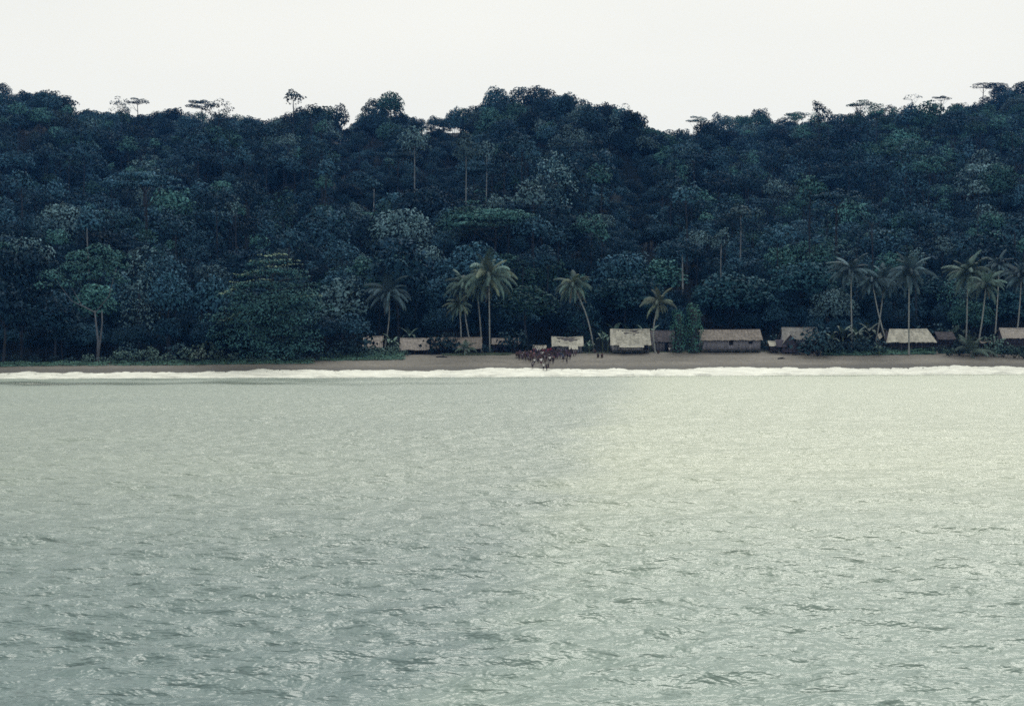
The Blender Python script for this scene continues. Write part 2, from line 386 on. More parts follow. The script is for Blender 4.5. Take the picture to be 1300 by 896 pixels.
    ca_ = t.nodes.new('ShaderNodeAttribute'); ca_.attribute_name = 'slick'; iv = t.nodes.new('ShaderNodeMath'); iv.operation = 'SUBTRACT'; iv.inputs[0].default_value = 1.0
    t.links.new(ca_.outputs['Fac'], iv.inputs[1]); t.links.new(iv.outputs[0], b1.inputs['Strength']); t.links.new(iv.outputs[0], b2.inputs['Strength'])
    t.links.new(a1.outputs[0], b1.inputs['Height']); t.links.new(a2.outputs[0], b2.inputs['Height'])
    t.links.new(b1.outputs[0], b2.inputs['Normal']); t.links.new(b2.outputs[0], b.inputs['Normal'])
    return m
WAT0 = (0.200, 0.252, 0.220, 1); WAT1 = (0.232, 0.285, 0.245, 1); WAT_PALE = (0.330, 0.378, 0.295, 1)
wv = []
for k in range(70):
    lam = 0.6 * (8 / 0.6) ** rng.uniform(0, 1); th = R(90 + rng.normal(8, 34)); A = 0.0092 * lam ** 0.3 * rng.uniform(0.5, 1.2)
    wv.append((lam, th, A, rng.uniform(0, 6.28)))
def spac(v, s):
    d = np.gradient(s); return np.interp(v, s, d)
wxs = axis([(-4000, -300, 16), (-300, -150, 40), (-150, -60, 60), (-60, -20, 66), (-20, 20, 250), (20, 60, 66), (60, 150, 60), (150, 300, 40), (300, 4000, 16)])
wys = axis([(-3000, -20, 14), (-20, 14, 50), (14, 40, 240), (40, 90, 160), (90, 180, 150), (180, 296, 150), (296, 330, 8)])
def slick(X, Y):
    t = Y - shore(X); jx = 0.8 * np.sin(X * .11) + 0.5 * np.sin(X * .37 + 1); jj = np.clip(0.5 + 0.6 * np.sin(X * 0.045 + Y * .05) + 0.35 * np.sin(X * .21 + Y * .1), 0, 1)
    a = np.exp(-((t + 9 + 2 * jx) / 8) ** 2) * np.clip((X + 60) / 20, 0.15, 1)
    yc = 229 - 0.05 * X + 5 * np.sin(X * .06)
    b = np.exp(-((Y - yc - 6 * jx) / 12) ** 2) * np.clip((12 - X) / 30, 0, 1) * (0.5 + 0.5 * jj)
    b2 = np.exp(-((Y - yc - 24 + 4 * jx) / 7) ** 2) * np.clip((5 - X) / 30, 0, 1) * 0.5 * (1 - jj)
    return np.clip(a + b + b2, 0, 1) * 0.93
def sea(X, Y):
    Z = np.zeros_like(X); sp = np.maximum(spac(X, wxs) * 0.55, spac(Y, wys))
    for lam, th, A, ph in wv:
        g = np.clip(lam / (3.0 * sp) - 0.6, 0, 1)
        a = (X * math.cos(th) + Y * math.sin(th)) * 2 * math.pi / lam + ph
        s = np.sin(a + 0.6 * np.sin(0.21 * X + ph) + 0.4 * np.sin(0.17 * Y - ph))
        Z += g * A * (s + 0.35 * np.cos(2 * a))
    t = Y - shore(X)
    Z *= np.clip(-t / 12, 0.25, 1) * (1 - 0.8 * slick(X, Y))
    # low swell lines running in just off the beach
    for tc_, h, wd in ((-13, 0.32, 2.4), (-27, 0.12, 4)):
        Z += h * np.exp(-((t - tc_ - 1.5 * np.sin(X * 0.05) - 0.6 * np.sin(X * 0.23)) / wd) ** 2) * (0.55 + 0.45 * np.tanh((-30 - X) / 25.0 if tc_ == -13 else 1))
    return Z
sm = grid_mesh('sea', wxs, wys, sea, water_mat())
co = np.empty(len(sm.vertices) * 3, np.float32); sm.vertices.foreach_get('co', co); co = co.reshape(-1, 3)
a = sm.attributes.new('slick', 'FLOAT', 'POINT'); a.data.foreach_set('value', slick(co[:, 0], co[:, 1]).astype(np.float32))
solo('sea', sm, 'pale grey-green rippled sea reaching to the beach', None, kind='structure')

# surf: breaking wave and swash running up the sand
FOAM = mat('foam', (0.53, 0.55, 0.50), 0.7, 0.2, (0.9, 0.22, (0.35, 1, 1)), (1.5, 0.8, 0.2))
def n1d(x, s, seed):
    r = 0
    for k in range(4): r = r + 0.55 ** k * np.sin(x * 6.28 * 2 ** k / s + seed * (k + 1.3))
    return r / 1.8
fx = np.arange(-330, 360, 0.45)
t_hi = 7.2 + 1.5 * n1d(fx, 47, 1) + 0.7 * n1d(fx, 9, 4) - 1.2 * np.exp(-((fx + 95) / 30) ** 2)
t_lo = -3.2 + 1.2 * n1d(fx, 33, 2) + 0.5 * n1d(fx, 6, 5)
K = 16; V = np.zeros((K, len(fx), 3))
for k in range(K):
    s = k / (K - 1); t = t_lo + (t_hi - t_lo) * s; yy = shore(fx) + t
    hgt = 0.55 * np.exp(-((t - t_lo - 1.3) / 1.1) ** 2) * (0.75 + 0.35 * n1d(fx, 15, 3)) + 0.22 * np.exp(-((s - 0.55) / 0.12) ** 2) * (0.5 + 0.5 * n1d(fx, 21, 9))
    z = np.maximum(ground(fx, yy), -0.02) + 0.05 + hgt + 0.03 * rng.normal(0, 1, len(fx)) * (0.1 < s < 0.95)
    if k == 0: z = np.full(len(fx), -0.15)
    if k == K - 1: z = ground(fx, yy) - 0.04
    V[k] = np.stack([fx, yy, z], -1)
i = np.arange(K * len(fx)).reshape(K, len(fx))
q = np.stack([i[:-1, :-1], i[:-1, 1:], i[1:, 1:], i[1:, :-1]], -1).reshape(-1, 4)
solo('surf_foam', mesh_np('surf_foam', V.reshape(-1, 3), q, FOAM, True), 'white band of surf foam running up the sand', None, kind='stuff')

# ------------------------------------------------------------------ trees
def sph_dirs(n, zmin=-0.35):
    z = rng.uniform(zmin, 1, n); a = rng.uniform(0, 2 * math.pi, n); r = np.sqrt(1 - z * z)
    return np.stack([r * np.cos(a), r * np.sin(a), z], 1)
def lobe_leaves(mb, lobes, per_m2, leaf, zmin=-0.35, jit=0.55, upb=0.35):
    """lobes: (cx,cy,cz,rx,ry,rz): leaf sprays over the outside of each lobe, ragged"""
    for (cx, cy, cz, rx, ry, rz) in lobes:
        n = int(per_m2 * 4 * math.pi * ((rx * ry + rx * rz + ry * rz) / 3) * 0.6)
        d = sph_dirs(max(n, 8), zmin); f = 1 - np.abs(rng.normal(0, 0.10, (len(d), 1))) + rng.uniform(0, 0.1, (len(d), 1))
        # small bumps over the lobe
        bmp = 1 + 0.10 * np.sin(d[:, :1] * 9 + cx) * np.sin(d[:, 1:2] * 9 + cy) * np.sin(d[:, 2:] * 9 + cz)
        c = np.array((cx, cy, cz)) + d * f * bmp * np.array((rx, ry, rz))
        nn = d / np.array((rx, ry, rz)); nn /= np.linalg.norm(nn, axis=1, keepdims=True)
        nn[:, 2] += upb
        mb.leaves(c, nn, leaf, 0.62, jit)
def trunk_mesh(name, H, r0, top, limbs, m, lean=0.0, n=7, fork=None):
    mb = MB(); limb0 = None
    pts = [(lean * s ** 1.5 * H * 0.3 + 0.35 * math.sin(s * 4 + H) * s, 0.3 * math.cos(s * 4) * s, s * top) for s in np.linspace(0, 1, 7)]
    rad = [r0 * (1.35 if i == 0 else 1) * (1 - 0.55 * i / 6) for i in range(7)]
    mb.tube(pts, rad, n)
    e = np.array(pts[-1]); nf0 = sum(len(q_) for q_ in mb.q) ; nt0 = sum(len(q_) for q_ in mb.t)
    for L in limbs:
        L = np.array(L[:3], float); st = np.array(pts[4]) * 0.5 + e * 0.5 if rnd.random() < 0.4 else e
        mid = st * 0.5 + L * 0.5 + np.array((0, 0, -0.08 * np.linalg.norm(L - st)))
        mb.tube([st, mid, L], [r0 * 0.25, r0 * 0.16, r0 * 0.05], 5)
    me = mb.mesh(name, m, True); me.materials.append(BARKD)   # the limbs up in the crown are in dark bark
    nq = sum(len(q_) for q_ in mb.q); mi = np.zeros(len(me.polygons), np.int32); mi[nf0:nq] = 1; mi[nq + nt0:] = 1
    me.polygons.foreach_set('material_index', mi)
    return me

def crown_dome(Rr, z0, H, nl, leaf=0.62, dens=2.5, flat=1.0, seed=0):
    """cauliflower crown: a few big boughs at different heights, each a heap of small leafy lobes; radius Rr, middle height z0"""
    lob = [(0, 0, z0 - 0.08 * H, Rr * 0.6, Rr * 0.6, H * 0.33)]
    nb = max(3, nl // 6) if rnd.random() < .6 else 1
    per = max(4, nl // nb)
    for b_ in range(nb):
        a0 = b_ * 2.4 + rnd.uniform(-.3, .3); q0 = math.sqrt((b_ + .4) / nb); br = Rr * (rnd.uniform(0.38, 0.6) if nb > 1 else .98)
        bx, by = math.cos(a0) * q0 * (Rr - br * .8), math.sin(a0) * q0 * (Rr - br * .8); bz = z0 if nb == 1 else z0 + H * (0.30 - 0.52 * q0 * rnd.uniform(.55, 1.15)); bh = br * rnd.uniform(.65, .95) * flat if nb > 1 else H * .5
        lob.append((bx, by, bz, br * .72, br * .72, bh * .72))
        for k in range(per):
            z = 1 - (k + 0.5) / per * 1.3; r = math.sqrt(max(0, 1 - z * z)); a = k * 2.4 + rnd.uniform(-.4, .4); rr = br * (rnd.uniform(.34, .5) if nb > 1 else rnd.uniform(.22, .36))
            lob.append((bx + math.cos(a) * r * br * .8, by + math.sin(a) * r * br * .8, bz + z * bh * .85, rr, rr, rr * rnd.uniform(.6, .85)))
    mb = MB(); lobe_leaves(mb, lob[:1], dens * 0.6, leaf * 1.4); lobe_leaves(mb, lob[1:], dens, leaf)
    return mb, lob[1:]
def crown_umbrella(Rr, z0, nl, leaf=0.6, dens=2.6, tiers=3):
    lob = []
    for k in range(nl):
        a = k * 2.4 + rnd.uniform(-0.3, 0.3); f = math.sqrt((k + 0.5) / nl) * 0.88; rr = Rr * rnd.uniform(0.2, 0.34)
        z = z0 + Rr * 0.28 * (1 - f * f) - (k % tiers) * Rr * 0.10
        lob.append((math.cos(a) * f * Rr, math.sin(a) * f * Rr, z, rr, rr, rr * 0.26))
    mb = MB(); lobe_leaves(mb, lob, dens * 1.3, leaf, -0.5, 0.45, 0.8)
    return mb, lob
def crown_sparse(Rr, z0, H, nl, leaf=0.6, dens=2.0):
    lob = []
    for k in range(nl):
        d = sph_dirs(1, -0.4)[0]; rr = Rr * rnd.uniform(0.16, 0.30); f = rnd.uniform(0.5, 0.95)
        lob.append((d[0] * Rr * f, d[1] * Rr * f, z0 + d[2] * H * 0.5 * f, rr, rr, rr * 0.6))
    mb = MB(); lobe_leaves(mb, lob, dens, leaf, -0.6, 0.7)
    return mb, lob
def crown_column(Rr, H, nl, leaf=0.6, dens=2.3):
    lob = []
    for k in range(nl):
        s = (k + 0.5) / nl; a = k * 2.4; prof = Rr * (0.55 + 0.45 * math.sin(min(1, s * 1.15) * math.pi * 0.8))
        rr = prof * rnd.uniform(0.45, 0.62)
        lob.append((math.cos(a) * prof * 0.5, math.sin(a) * prof * 0.5, H * (0.06 + 0.88 * s), rr, rr, rr * 1.1))
    mb = MB(); lobe_leaves(mb, lob, dens, leaf, -0.9, 0.6)
    return mb, lob
PROTO = []     # dict: shape, height, radius, crown mesh, trunk mesh
def proto(shape, H, Rr, mb, lob, top, r0, bark=BARK, lean=0, limbs=4):
    lm = sorted(lob, key=lambda l: rnd.random())[:limbs]
    PROTO.append(dict(shape=shape, H=H, R=Rr, crown=mb.mesh('crown_' + shape, LEAF), trunk=trunk_mesh('trunk_' + shape, H, r0, top, lm, bark, lean)))
for k in range(7):
    H = 15 + k * 0.8; Rr = (6.2, 7.4, 5.2, 6.8, 8.2, 5.8, 7.0)[k]; ch = Rr * (1.8, 1.6, 2.1, 1.75, 1.5, 1.95, 1.65)[k]
    mb, lob = crown_dome(Rr, H - ch * 0.52, ch, (30, 36, 26, 32, 42, 28, 46)[k], 0.74, 2.5); proto('dome', H, Rr, mb, lob, H - ch * 0.7, 0.34, BARKD)
for k in range(5):
    H = 26 + k * 1.2; Rr = (4.6, 5.4, 4.2, 6.0, 5.0)[k]; ch = Rr * (1.9, 1.6, 2.3, 1.5, 1.9)[k]
    mb, lob = crown_dome(Rr, H - ch * 0.52, ch, (13, 14, 12, 16, 14)[k], 0.68, 2.3); proto('emergent', H, Rr, mb, lob, H - ch * 0.6, 0.30)
for k in range(3):
    H = 25 + 1.5 * k; Rr = (8.0, 9.5, 7.0)[k]
    mb, lob = crown_umbrella(Rr, H - Rr * 0.3, (24, 32, 19)[k], dens=3.2); proto('umbrella', H, Rr, mb, lob, H - Rr * 0.55, 0.42, BARKD, limbs=9)
for k in range(4):
    H = 24 + 1.5 * k; Rr = (5, 6, 4.2, 5.5)[k]; ch = Rr * 1.6
    mb, lob = crown_sparse(Rr, H - ch * 0.5, ch, (18, 24, 15, 20)[k], 0.55, 2.6); proto('sparse', H, Rr, mb, lob, H - ch * 0.7, 0.28, BARKD, limbs=9)
for k in range(3):
    H = (18, 21, 15)[k]; Rr = (3.8, 4.4, 4.8)[k]
    mb, lob = crown_column(Rr, H, (14, 17, 12)[k], 0.55, 3.0); proto('column', H, Rr, mb, lob, H * 0.6, 0.35, BARKD, limbs=3)
BYSH = {}
for i_, p in enumerate(PROTO): BYSH.setdefault(p['shape'], []).append(i_)

SWORD = {'dome': 'domed tree', 'emergent': 'bare-trunked tree', 'umbrella': 'flat-topped tree', 'sparse': 'thin-crowned tree', 'column': 'narrow tree'}
LAND = [(28, 'near the left picture edge'), (75, 'above the far left beach'), (112, 'left of the forked trunk'), (150, 'above the forked pale trunk'), (205, 'above the creeper-draped tree'),
        (270, 'left of the tiered tree'), (330, 'above the tiered tree'), (395, 'just past the tiered tree'), (450, 'before the leftmost hut'),
        (478, 'above the leftmost hut'), (503, 'above the lone shaded palm'), (545, 'above the tan-roofed hut'), (580, 'left of the clustered palms'),
        (612, 'above the clustered palms'), (640, 'just past the clustered palms'), (675, 'above the beach crowd'), (712, 'above the crowd-side hut'),
        (748, 'above the leaning palm'), (800, 'above the pale stilt hut'), (845, 'above the short curved palm'), (890, 'above the two creeper-clad stumps'), (935, 'above the long plank house'),
        (975, "above the long house's far end"), (1020, 'above the purple gabled hut'), (1062, 'beyond the purple gabled hut'), (1095, 'before the crossed palms'), (1132, 'above the crossed palms'),
        (1175, 'above the tall straight palm'), (1215, 'above the small dark-roofed hut'), (1252, 'above the dense palm clump'), (1400, 'near the right picture edge')]
def place_phrase(px):
    for lim, ph in LAND:
        if px <= lim: return ph
    return LAND[-1][1]
def band(px, py):
    s = np.interp(px, [a for a, b in SKY], [b for a, b in SKY]); f = (430 - py) / (430 - s)
    return 'on the ridge' if py < s + 14 else 'below the ridge' if f > 0.84 else 'high up' if f > 0.66 else 'mid-hill' if f > 0.46 else 'low down' if f > 0.27 else 'at hill foot'
GRP = {}
REG = []      # (object, base label, px, py)
def tree(p, tint, x, y, z, s=1.0, rz=None, label=None, group='forest trees on the hillside', name='rainforest_tree', col=None, sz=None, bark=None):
    o = thing(name, '', 'tree', (x, y, z), rnd.uniform(0, 6.28) if rz is None else rz, group)
    o.scale = (s, s, (s if sz is None else sz))
    c = part('crown', p['crown'], o); c.color = (*(col or TINT[tint]), 1)
    tr = part('trunk', p['trunk'], o)
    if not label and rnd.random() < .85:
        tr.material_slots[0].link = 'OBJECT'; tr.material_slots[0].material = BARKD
    H = p['H'] * (s if sz is None else sz); px, py = to_px(x, y, z + H)
    if label: o['label'] = label
    else: REG.append((o, f"{TWORD[tint]} {SWORD[p['shape']]} {band(px, py)} {place_phrase(px)}", px, py))
    return o

def hill_at(px, py_top, H, lo=335, hi=790):
    """distance at which a tree of height H standing on the hill reaches row py_top"""
    best = None
    for D in np.arange(lo, hi, 1.5):
        x = (px - 650) * D / F; zt = gz(x, D) + H; _, py = to_px(x, D, zt)
        e = abs(py - py_top)
        if best is None or e < best[0]: best = (e, D)
        if e < 1.2: return D
    return best[1]

taken = []
# trees picked out of the photograph: px, top row, shape, variant, tint, height, crown radius px, label
PICK = [
 (527, 158, 'emergent', 3, 'grey', 36, 22, 'tall tree with long pale trunk above the flat-topped tree, centre left of hill'),
 (592, 165, 'emergent', 0, 'grey', 35, 17, 'tall pale-trunked tree with rounded crown, first of two beside the long-trunked tree'),
 (618, 168, 'emergent', 2, 'grey', 34, 16, 'slim tall tree with pale trunk standing beside the rounded pale-trunked one'),
 (438, 205, 'emergent', 1, 'green', 30, 22, 'tree with short pale bare trunk showing beneath a soft green crown'),
 (475, 215, 'emergent', 4, 'blue', 30, 20, 'tree with crooked pale trunk base above the grey-leaved dome'),
 (788, 213, 'emergent', 1, 'grey', 34, 24, 'tall tree on a thin straight bright trunk halfway up the hill'),
 (820, 256, 'emergent', 3, 'blue', 28, 24, 'broad bluish tree with short white trunk below the thin bright trunk'),
 (867, 300, 'emergent', 3, 'dark', 22, 34, 'dark tree with broken white trunk behind the two creeper-clad stumps'),
 (916, 280, 'emergent', 2, 'grey', 26, 17, 'slender tree with straight white trunk between the stumps and long house'),
 (940, 250, 'emergent', 4, 'grey', 27, 24, 'tree with leaning forked pale trunk above the long plank house'),
 (555, 224, 'umbrella', 1, 'green', 27, 46, 'broad flat-topped tree with bright bare limbs, upper one of two in mid-hill'),
 (628, 265, 'umbrella', 1, 'green', 24, 52, 'broad flat-topped tree behind the tallest palm, lower one of two'),
 (510, 265, 'dome', 1, 'grey', 21, 42, 'soft grey-green domed tree below the upper flat-topped tree'),
 (113, 258, 'emergent', 0, 'blue', 28, 22, 'tree with straight pale trunk on the darker lefthand slope'),
 (1252, 188, 'dome', 2, 'grey', 24, 22, 'conspicuous pale-crowned tree high on the slope towards the right edge'),
 (1160, 115, 'sparse', 2, 'blue', 22, 11, 'lone small-crowned tree poking up above the right ridge'),
 (1249, 105, 'umbrella', 2, 'dark', 19, 15, 'first of a pair of umbrella trees crowning the right ridge'),
 (1266, 104, 'umbrella', 0, 'dark', 19, 14, 'second of a pair of umbrella trees crowning the right ridge'),
 (1196, 121, 'umbrella', 2, 'blue', 18, 12, 'small leaning umbrella tree on the right ridge'),
 (1282, 108, 'dome', 0, 'blue', 18, 12, 'thin tree just beyond the pair of umbrella trees on the ridge'),
 (258, 126, 'umbrella', 0, 'blue', 24, 19, 'see-through flat tree standing clear of the left ridge'),
 (155, 121, 'sparse', 1, 'blue', 23, 14, 'wispy two-part tree on the left ridge'),
 (176, 124, 'umbrella', 2, 'blue', 22, 15, 'small flat tree beside the wispy one on the left ridge'),
 (84, 120, 'umbrella', 2, 'blue', 21, 10, 'tiny flat-topped tree on the left ridge'),
 (432, 131, 'dome', 2, 'blue', 20, 12, 'knobbly round tree on the ridge left of centre'),
 (475, 131, 'dome', 0, 'blue', 20, 11, 'pointed wispy tree on the ridge left of centre'),
 (578, 128, 'dome', 3, 'blue', 22, 12, 'bristly tree on the ridge just before the central summit'),
 (632, 111, 'dome', 1, 'blue', 21, 17, 'airy tree at the near shoulder of the central summit'),
 (662, 109, 'dome', 5, 'blue', 18, 17, 'dense tree at the top of the central summit'),
 (722, 113, 'dome', 3, 'blue', 18, 14, 'tree with feathery edge on the far shoulder of the summit'),
 (886, 147, 'umbrella', 2, 'grey', 19, 13, 'faint flat-topped tree in the dip between the two hills'),
 (912, 138, 'dome', 2, 'blue', 20, 9, 'small tree rising from the dip between the two hills'),
 (1092, 132, 'dome', 0, 'blue', 20, 11, 'tuft-like tree on the ridge, left of the lone one'),
 (1012, 143, 'umbrella', 0, 'grey', 18, 17, 'pale flat tree on the low part of the right ridge'),
 (290, 143, 'dome', 4, 'dark', 18, 21, 'dense round dark tree bulging from the left ridge'),
 # foot of the hill
 (795, 345, 'dome', 4, 'dark', 0, 52, 'very dark round tree behind the pale stilt hut'),
 (932, 350, 'dome', 1, 'dark', 0, 52, 'dark spreading tree behind the long plank house'),
 (1018, 325, 'dome', 4, 'dark', 0, 52, 'large dark domed tree behind the purple gabled hut'),
 (668, 363, 'dome', 5, 'green', 0, 42, 'bushy tree behind the beach crowd, overhanging the dark plank-walled hut'),
 (648, 324, 'dome', 1, 'green', 0, 44, 'green-topped domed tree just behind the tallest palm'),
 (700, 322, 'dome', 0, 'green', 0, 34, 'green-topped domed tree behind the leaning palm'),
 (500, 318, 'dome', 4, 'green', 0, 55, 'wide green-topped tree behind the lone leftmost palm'),
 (560, 340, 'dome', 3, 'blue', 0, 38, 'round bluish tree between lone palm and palm cluster'),
 (435, 345, 'dome', 0, 'grey', 0, 40, 'soft round tree immediately right of the tiered beach tree'),
 (265, 338, 'dome', 3, 'blue', 0, 36, 'round-topped tree just left of the tiered beach tree'),
 (178, 316, 'column', 1, 'grey', 0, 28, 'pale grey tree hung with creepers, right of forked pale trunk'),
 (215, 345, 'dome', 5, 'blue', 0, 28, 'small rounded tree between grey creeper-hung tree and dome'),
 (28, 300, 'dome', 4, 'dark', 0, 52, 'large dark tree filling the left end of the beach'),
 (5, 345, 'dome', 0, 'dark', 0, 40, 'low dark tree hanging over the sand at the picture edge'),
 (70, 375, 'dome', 3, 'dark', 0, 40, 'dark low tree in front of the forked pale trunk'),
 (845, 330, 'dome', 2, 'green', 0, 30, 'mid-green tree behind the short curved palm'),
 (740, 380, 'column', 2, 'dark', 0, 26, 'dark leafy tree between leaning palm and stilt hut'),
 (1085, 372, 'dome', 3, 'dark', 0, 36, 'dark tree behind the palm left of the crossed pair'),
 (1180, 352, 'dome', 5, 'dark', 0, 36, 'dark tree behind the tall straight palm'),
 (1235, 383, 'dome', 1, 'green', 0, 28, 'low green tree behind the dense palm clump'),
 (1290, 362, 'dome', 4, 'dark', 0, 46, 'dark tree behind the rightmost palm'),
 (450, 398, 'dome', 2, 'blue', 0, 24, 'low bushy bluish tree beside the leftmost hut'),
 (412, 402, 'dome', 5, 'dark', 0, 26, 'low dark bushy tree next to the tiered beach tree'),
 (1035, 398, 'column', 2, 'blue', 0, 16, 'small tree growing against the purple gabled hut'),
]
DFOOT = {795: 338, 932: 340, 1018: 345, 668: 322, 648: 350, 700: 352, 500: 352, 560: 338, 435: 322, 265: 312, 178: 318, 215: 306, 28: 304, 5: 292, 70: 300,
         845: 355, 740: 330, 1085: 348, 1180: 352, 1235: 338, 1290: 344, 450: 304, 412: 300, 1035: 315}
for (px, py, sh, var, tint, H, rpx, lab) in PICK:
    Hp = H; p = PROTO[BYSH[sh][var % len(BYSH[sh])]]
    if H: D = hill_at(px, py, H)
    else:
        D = DFOOT[px]
    x = (px - 650) * D / F; z = gz(x, D) - 0.3
    if not H: H = P(px, py, D).z - z
    s = rpx * D / F / p['R']
    o = tree(p, tint, x, D, z, s, None, lab, col=(0.017, 0.058, 0.076) if (not Hp and tint == 'dark' and px > 700) else None, group='forest trees on the hillside' if D > 400 else 'trees behind the village', sz=H / p['H'])
    taken.append((x, D, rpx * D / F * 0.75))

# hero: tree with forked pale trunk over the left beach
def forked_tree():
    D = 300; b = P(124, 437, D); x0 = b.x; z = gz(x0, D)
    o = thing('forked_beach_tree', 'spreading tree with forked pale trunk standing in dark shade by the left beach', 'tree', (x0, D, z), 0)
    mb = MB(); s = D / F
    mb.tube([(0, 0, 0), (0.1, 0, 4.5), (-0.3, 0, 8), (-0.6, 0, 11)], [.34, .24, .19, .12], 8)
    mb.tube([(0.15, 0.2, 1.5), (0.6, 0, 5), (1.0, 0, 8.5), (0.9, 0, 11)], [.16, .18, .15, .10], 7)
    lob = []
    for (lx, ly, r) in [(70, 352, 17), (90, 340, 16), (108, 328, 16), (125, 318, 17), (142, 325, 15), (153, 340, 14), (120, 338, 18), (100, 352, 16), (135, 350, 16), (82, 362, 14), (60, 365, 12), (128, 332, 16), (146, 356, 12)]:
        for k in range(2):
            q_ = P(lx, ly, D); r_ = r * s
            lob.append((q_.x - x0 + rnd.uniform(-1, 1), rnd.uniform(-4, 4), q_.z - z, r_, r_, r_ * 0.55))
    for l in lob[1::9]: mb.tube([(-.4, 0, 10.5), ((l[0]) * 0.6, l[1] * .6, l[2] * 0.5 + 4.0), l[:3]], [.12, .09, .04], 5)
    part('trunk', mb.mesh('forked_trunk', mat('forked_trunk_bark', (0.085, 0.095, 0.11), .9, .2, (1.5, .4, (1, 1, .4))), True), o)
    c = MB(); lobe_leaves(c, lob, 3.0, 0.55, -0.4, 0.5)
    cc = part('crown', c.mesh('forked_crown', LEAF), o); cc.color = (0.040, 0.110, 0.112, 1)
forked_tree(); taken.append((P(115, 430, 300).x, 300, 7))

# hero: tiered beach tree
def tiered_tree():
    D = 298; x0 = P(345, 455, D).x; z = gz(x0, D)
    o = thing('tiered_beach_tree', 'big tree with flat leafy tiers and yellowish branch tips at the beach edge', 'tree', (x0, D, z), 0)
    s = D / F; mb = MB(); mb.tube([(0, 0, 0), (0.2, 0.2, 6), (0.1, 0, 13), (0.3, 0, 20)], [.6, .45, .3, .1], 8)
    T = [(345, 333, 30), (352, 345, 42), (322, 350, 24), (380, 352, 22), (330, 362, 46), (395, 362, 20), (300, 374, 26), (370, 378, 44), (340, 388, 48), (395, 390, 24), (295, 392, 24),
         (285, 404, 26), (330, 404, 44), (375, 406, 38), (300, 418, 32), (350, 420, 46), (280, 426, 22), (385, 424, 26), (320, 434, 40), (365, 438, 40), (290, 442, 26), (345, 448, 44), (392, 444, 18)]
    lobs, tips = [], []
    for (lx, ly, r) in T:
        q_ = P(lx, ly, D); n = max(3, int(r / 6)); r_ = r * s
        for k in range(n):
            a = k * 2.4 + lx; f = math.sqrt((k + .5) / n) * 0.8
            cx = q_.x - x0 + math.cos(a) * f * r_; cy_ = -1.5 * (1 - abs(lx - 345) / 90) * rnd.uniform(0, 3) + math.sin(a) * f * r_ * 0.9; rr = r_ * rnd.uniform(0.22, 0.36) + 0.35
            low = ly > 372 and abs(lx - 345) < 70 and (lx * 7 + ly) % 3 != 0
            lobs.append((cx, cy_, q_.z - z - 0.25 * f * f * r_ * 0.3, rr * (1.25 if low else 1), rr * (1.25 if low else 1), rr * (0.85 if low else 0.33)))
        mb.tube([(0.1, 0, max(1, q_.z - z - 1.4)), ((q_.x - x0) * .5, 0, q_.z - z - .5), (q_.x - x0 + r_ * .5 * math.copysign(1, q_.x - x0), -1, q_.z - z)], [.18, .12, .04], 5)
    part('trunk', mb.mesh('tiered_trunk', BARKD, True), o)
    c = MB(); lobe_leaves(c, lobs, 4.2, 0.5, -0.5, 0.4, 0.9)
    cc = part('crown', c.mesh('tiered_crown', LEAF), o); cc.color = (0.044, 0.122, 0.128, 1)
    # yellowish leaves at some tier tips, the sunlight on them put into their colour
    tip = []
    for (x1, y1, x2, y2) in [(325, 333, 382, 333), (305, 350, 340, 346), (286, 374, 312, 363), (300, 360, 345, 357), (358, 380, 407, 377), (288, 408, 312, 398), (318, 409, 370, 402), (335, 326, 365, 326), (345, 340, 385, 338)]:
        for k in range(7):
            u = k / 6; q_ = P(x1 + (x2 - x1) * u, y1 + (y2 - y1) * u + 1.2 * math.sin(u * 6), D); tip.append((q_.x - x0, rnd.uniform(-4.5, -2.5), q_.z - z, 0.75, 0.9, 0.22))
    c = MB(); lobe_leaves(c, tip, 5, 0.45, 0.0, 0.35, 1.0)
    t_ = part('lit_tip_leaves', c.mesh('lit_tip_leaves', LEAF), o, label='yellowish leaves along the branch tips, sunlight painted into their pale colour', kind='stuff'); t_.color = (0.22, 0.32, 0.22, 1)
tiered_tree(); taken.append((P(340, 430, 298).x, 298, 11))

# creeper-clad stumps
def stump(px0, px1, ytop, lab):
    D = 313; cx = (px0 + px1) / 2; x0 = P(cx, 446, D).x; z = gz(x0, D); H = P(cx, ytop, D).z - z; r = (px1 - px0) / 2 * D / F
    o = thing('creeper_clad_stump', lab, 'tree stump', (x0, D, z), 0, 'creeper-clad stumps'); mb = MB()
    mb.tube([(0, 0, 0), (0.1, 0, H * 0.5), (0, 0, H * 0.9)], [r * .5, r * .4, r * .3], 8); part('trunk', mb.mesh('stump_trunk', BARKD, True), o)
    lob = [(0.25 * math.sin(k * 1.9), 0.2 * math.cos(k * 2.3), H * (0.08 + 0.84 * k / 9) if k else 0.6, r * (0.62 + 0.3 * math.sin(0.6 + k * 0.27)), r * .9, H * 0.12) for k in range(10)]
    c = MB(); lobe_leaves(c, lob, 9, 0.34, -0.95, 0.5, 0.1); cc = part('creeper', c.mesh('creeper', LEAF), o); cc.color = (0.040, 0.120, 0.100, 1)
stump(850, 872, 394, 'shorter of the two creeper-clad stumps, next to the short curved palm')
stump(868, 893, 387, 'taller of the two creeper-clad stumps, against the long plank house')

